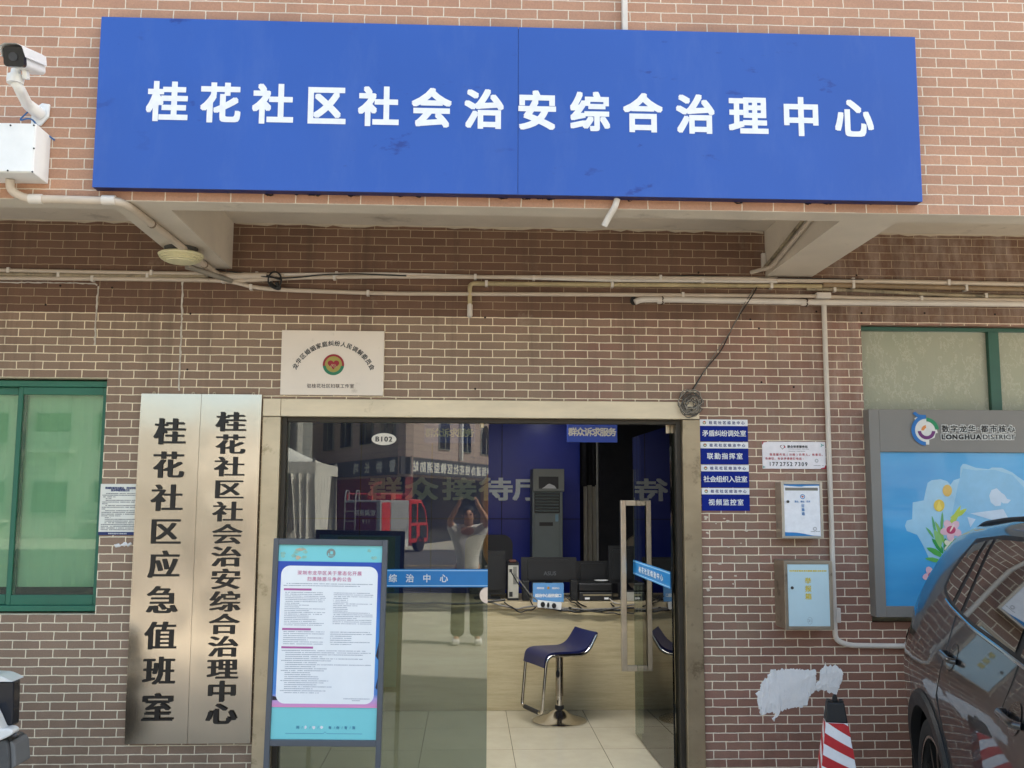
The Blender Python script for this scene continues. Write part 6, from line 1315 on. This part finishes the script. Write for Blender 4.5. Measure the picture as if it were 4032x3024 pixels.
    for x in (.55, 2.5):
        for s in (-1, 1): MB().lathe([(.14, -.08), (.25, -.085), (.27, -.05), (.27, .05), (.25, .085), (.14, .08), (.05, .06)], (0, 0, 0), seg=28, M=M @ Matrix.Translation((x, s*.58, .272)) @ Matrix.Rotation(R(90), 4, 'X')).build('wheel', mat('tyre', '1b1b1b'), t, smooth=True)
    mb = MB()
    for y in (-.56, -.18): mb.tube([M @ Vector(v) for v in [(-.07, y, .25), (-.07, y, 1.70), (-.02, y, 1.95), (.12, y, 1.95), (.14, y, 1.66)]], .022, 8)
    for z in (.42, .72, 1.02, 1.32, 1.6): mb.tube([M @ Vector((-.07, -.56, z)), M @ Vector((-.07, -.18, z))], .018, 8)
    mb.build('ladder', SIL, t)
    mb = MB()
    for y in (-.58, .58): mb.tube([M @ Vector(v) for v in [(.1, y, 1.67), (.1, y, 1.86), (1.7, y, 1.86), (1.7, y, 1.67)]], .02, 8)
    mb.build('roof_rail', RED_, t); MB().tube([M @ Vector(v) for v in [(.55, 0, 1.67), (.55, 0, 2.1), (.62, .3, 2.22)]], .05, 10).build('water_cannon', RED_, t, smooth=True); MB().box(1.0, 1.65, -.45, .45, 1.67, 1.88).build('roof_box', RED_, t, M=M, bevel=.03); MB().box(1.9, 2.3, -.45, .45, 1.71, 1.82).build('beacon', mat('beacon', '8d2a2a', .2), t, M=M, bevel=.03)
    Rm = M @ Matrix(((0, 1, 0, 0), (-1, 0, 0, 0), (0, 0, 1, 0), (0, 0, 0, 1)))   # rear face: reading direction across the truck
    Rr = Matrix(((-lf.x, hd.x, 0, org.x), (-lf.y, hd.y, 0, org.y), (0, 0, 1, 0), (0, 0, 0, 1)))
    letters([(c, -.42+i*.20, 1.28, .19, .19) for i, c in enumerate('观澜消防')]+[(c, -.28+i*.10, 1.02, .17, .17) for i, c in enumerate('119')], -.004, .02, M=Rr).build('lettering', TX, t)
    # tent
    CV = mat('tent_cloth', 'd2d0c6', .8, var=.06, scale=2, bump=.3, bscale=4); PO = mat('tent_pole', '8c8d8c', .4, .5)
    x0, x1, y0, y1 = -5.95, -2.94, -16.2, -13.0; t = thing('canopy_tent', 'white canopy tent with hanging side curtains across the street, seen in the glass', 'tent', ((x0+x1)/2, (y0+y1)/2, 0))
    mb = MB(); n = 14; vs = []
    for j in range(n+1):
        for i in range(n+1):
            a, b = i/n, j/n; d = max(abs(a-.5), abs(b-.5))*2; vs.append((x0+(x1-x0)*a, y0+(y1-y0)*b, 2.42+.62*(1-d)**1.35+.10*math.sin(math.pi*a)*math.sin(math.pi*b)))
    mb.add(vs, [(j*(n+1)+i, j*(n+1)+i+1, (j+1)*(n+1)+i+1, (j+1)*(n+1)+i) for j in range(n) for i in range(n)]).build('canopy', CV, t, smooth=True)
    MB().box(x0, x1, y1, y1+.012, 2.20, 2.425).box(x1, x1+.012, y0, y1, 2.20, 2.425).box(x0, x1, y0-.012, y0, 2.20, 2.425).box(x0-.012, x0, y0, y1, 2.20, 2.425).build('valance', CV, t)
    for x in (x0+.03, x1-.03):
        for y in (y0+.03, y1-.03): MB().box(x-.025, x+.025, y-.025, y+.025, .0, 2.5).build('pole', PO, t)
    def drape(xa, ya, xb, yb, z1, z0, nf, amp, name='curtain'):
        mb = MB(); vs = []; n = nf*6
        for j in range(5):
            f = j/4
            for i in range(n+1):
                s = i/n; k_ = 1-.45*f*s if name == 'curtain' else 1; vs.append((xa+(xb-xa)*s*k_+amp*math.sin(s*nf*6.28+f), ya+(yb-ya)*s*k_+amp*math.cos(s*nf*6.28+f*2), z1+(z0-z1)*f))
        mb.add(vs, [(j*(n+1)+i, j*(n+1)+i+1, (j+1)*(n+1)+i+1, (j+1)*(n+1)+i) for j in range(4) for i in range(n)]).build(name, CV, t, smooth=True)
    drape(x1, y1-.05, x1+.05, y1-1.9, 2.2, .25, 5, .05); drape(x1, y1+.03, x1-.45, y1+.03, 2.2, .1, 3, .03); drape(x0, y0, x1, y0, 2.2, .05, 6, .04, 'back_curtain')
    # yellow bus
    t = thing('yellow_minibus', 'yellow rounded minibus parked across the street behind the mirrored person', 'bus', (1.4, -13.5, 0)); YB = mat('bus_yellow', 'd08a22', .35, var=.05, coat=.5)
    MB().prism(rrect(.28, 2.35, .35, 2.38, .45, 10), -16.5, -12.2).build('body', YB, t, bevel=.08); MB().prism(rrect(.5, 2.12, 1.35, 2.02, .2, 8), -12.215, -12.18).build('windscreen', DG, t); mb = MB()
    for i in range(9): mb.box(.62+i*.16, .70+i*.16, -12.20, -12.16, .62, .92)
    mb.build('grille', BLACK, t); MB().box(.3, 2.33, -12.19, -12.12, .36, .52).build('bumper', mat('bus_grey', '6d6d6c', .5), t, bevel=.02)
    for x in (.5, 2.13): MB().prism(disc(x, .78, .10), -12.21, -12.16).build('headlight', WHITE, t)
    for x in (.42, 2.2):
        for y in (-13.0, -15.6): MB().lathe([(.2, -.1), (.34, -.11), (.36, 0), (.34, .11), (.2, .1)], (x, y, .362), 'x', 24).build('wheel', mat('tyre', '1b1b1b'), t, smooth=True)
street()
# ceiling lamps of the room: the lit streak under its ceiling
def lamp(label, x0, x1, y0, y1, e):
    t = thing('ceiling_lamp', label, 'lamp', ((x0+x1)/2, (y0+y1)/2, 2.58)); MB().box(x0-.02, x1+.02, y0-.02, y1+.02, 2.595, 2.6195).build('housing', WHITE, t)
    m = bpy.data.materials.new('lamp_diffuser'); k = N(m); k.b.inputs['Emission Color'].default_value = (1, .99, .97, 1); k.b.inputs['Emission Strength'].default_value = e; MB().box(x0, x1, y0, y1, 2.585, 2.5945).build('diffuser', m, t)
lamp('lit warm ceiling lamp just inside the glass entrance', -.7, 1.1, .75, 1.0, 13.0)
q = at(2150, 1664, 4.2); lamp('small lit lamp glinting under the far ceiling', q.x-.12, q.x+.10, 4.15, 4.25, 4.0)
# scraps of torn glue and paper left under the strip signs
rnd = random.Random(4); mb = MB(); P_ = []
for i in range(26):
    px, py = rnd.uniform(2775, 2960), rnd.uniform(2030, 2330)
    if rnd.random() < (py-2030)/420: continue
    q = at(px, py); r = rnd.uniform(.004, .013)
    mb.prism([(q.x+r*rnd.uniform(.5, 1.5)*math.cos(a), q.z+r*rnd.uniform(.3, .9)*math.sin(a)) for a in [k_*.79 for k_ in range(8)]], -.0016-.0001*i, -.0008)
mb.build('glue_residue', mat('glue_pale', 'd8cbb8', .7, var=.1, scale=60), B)
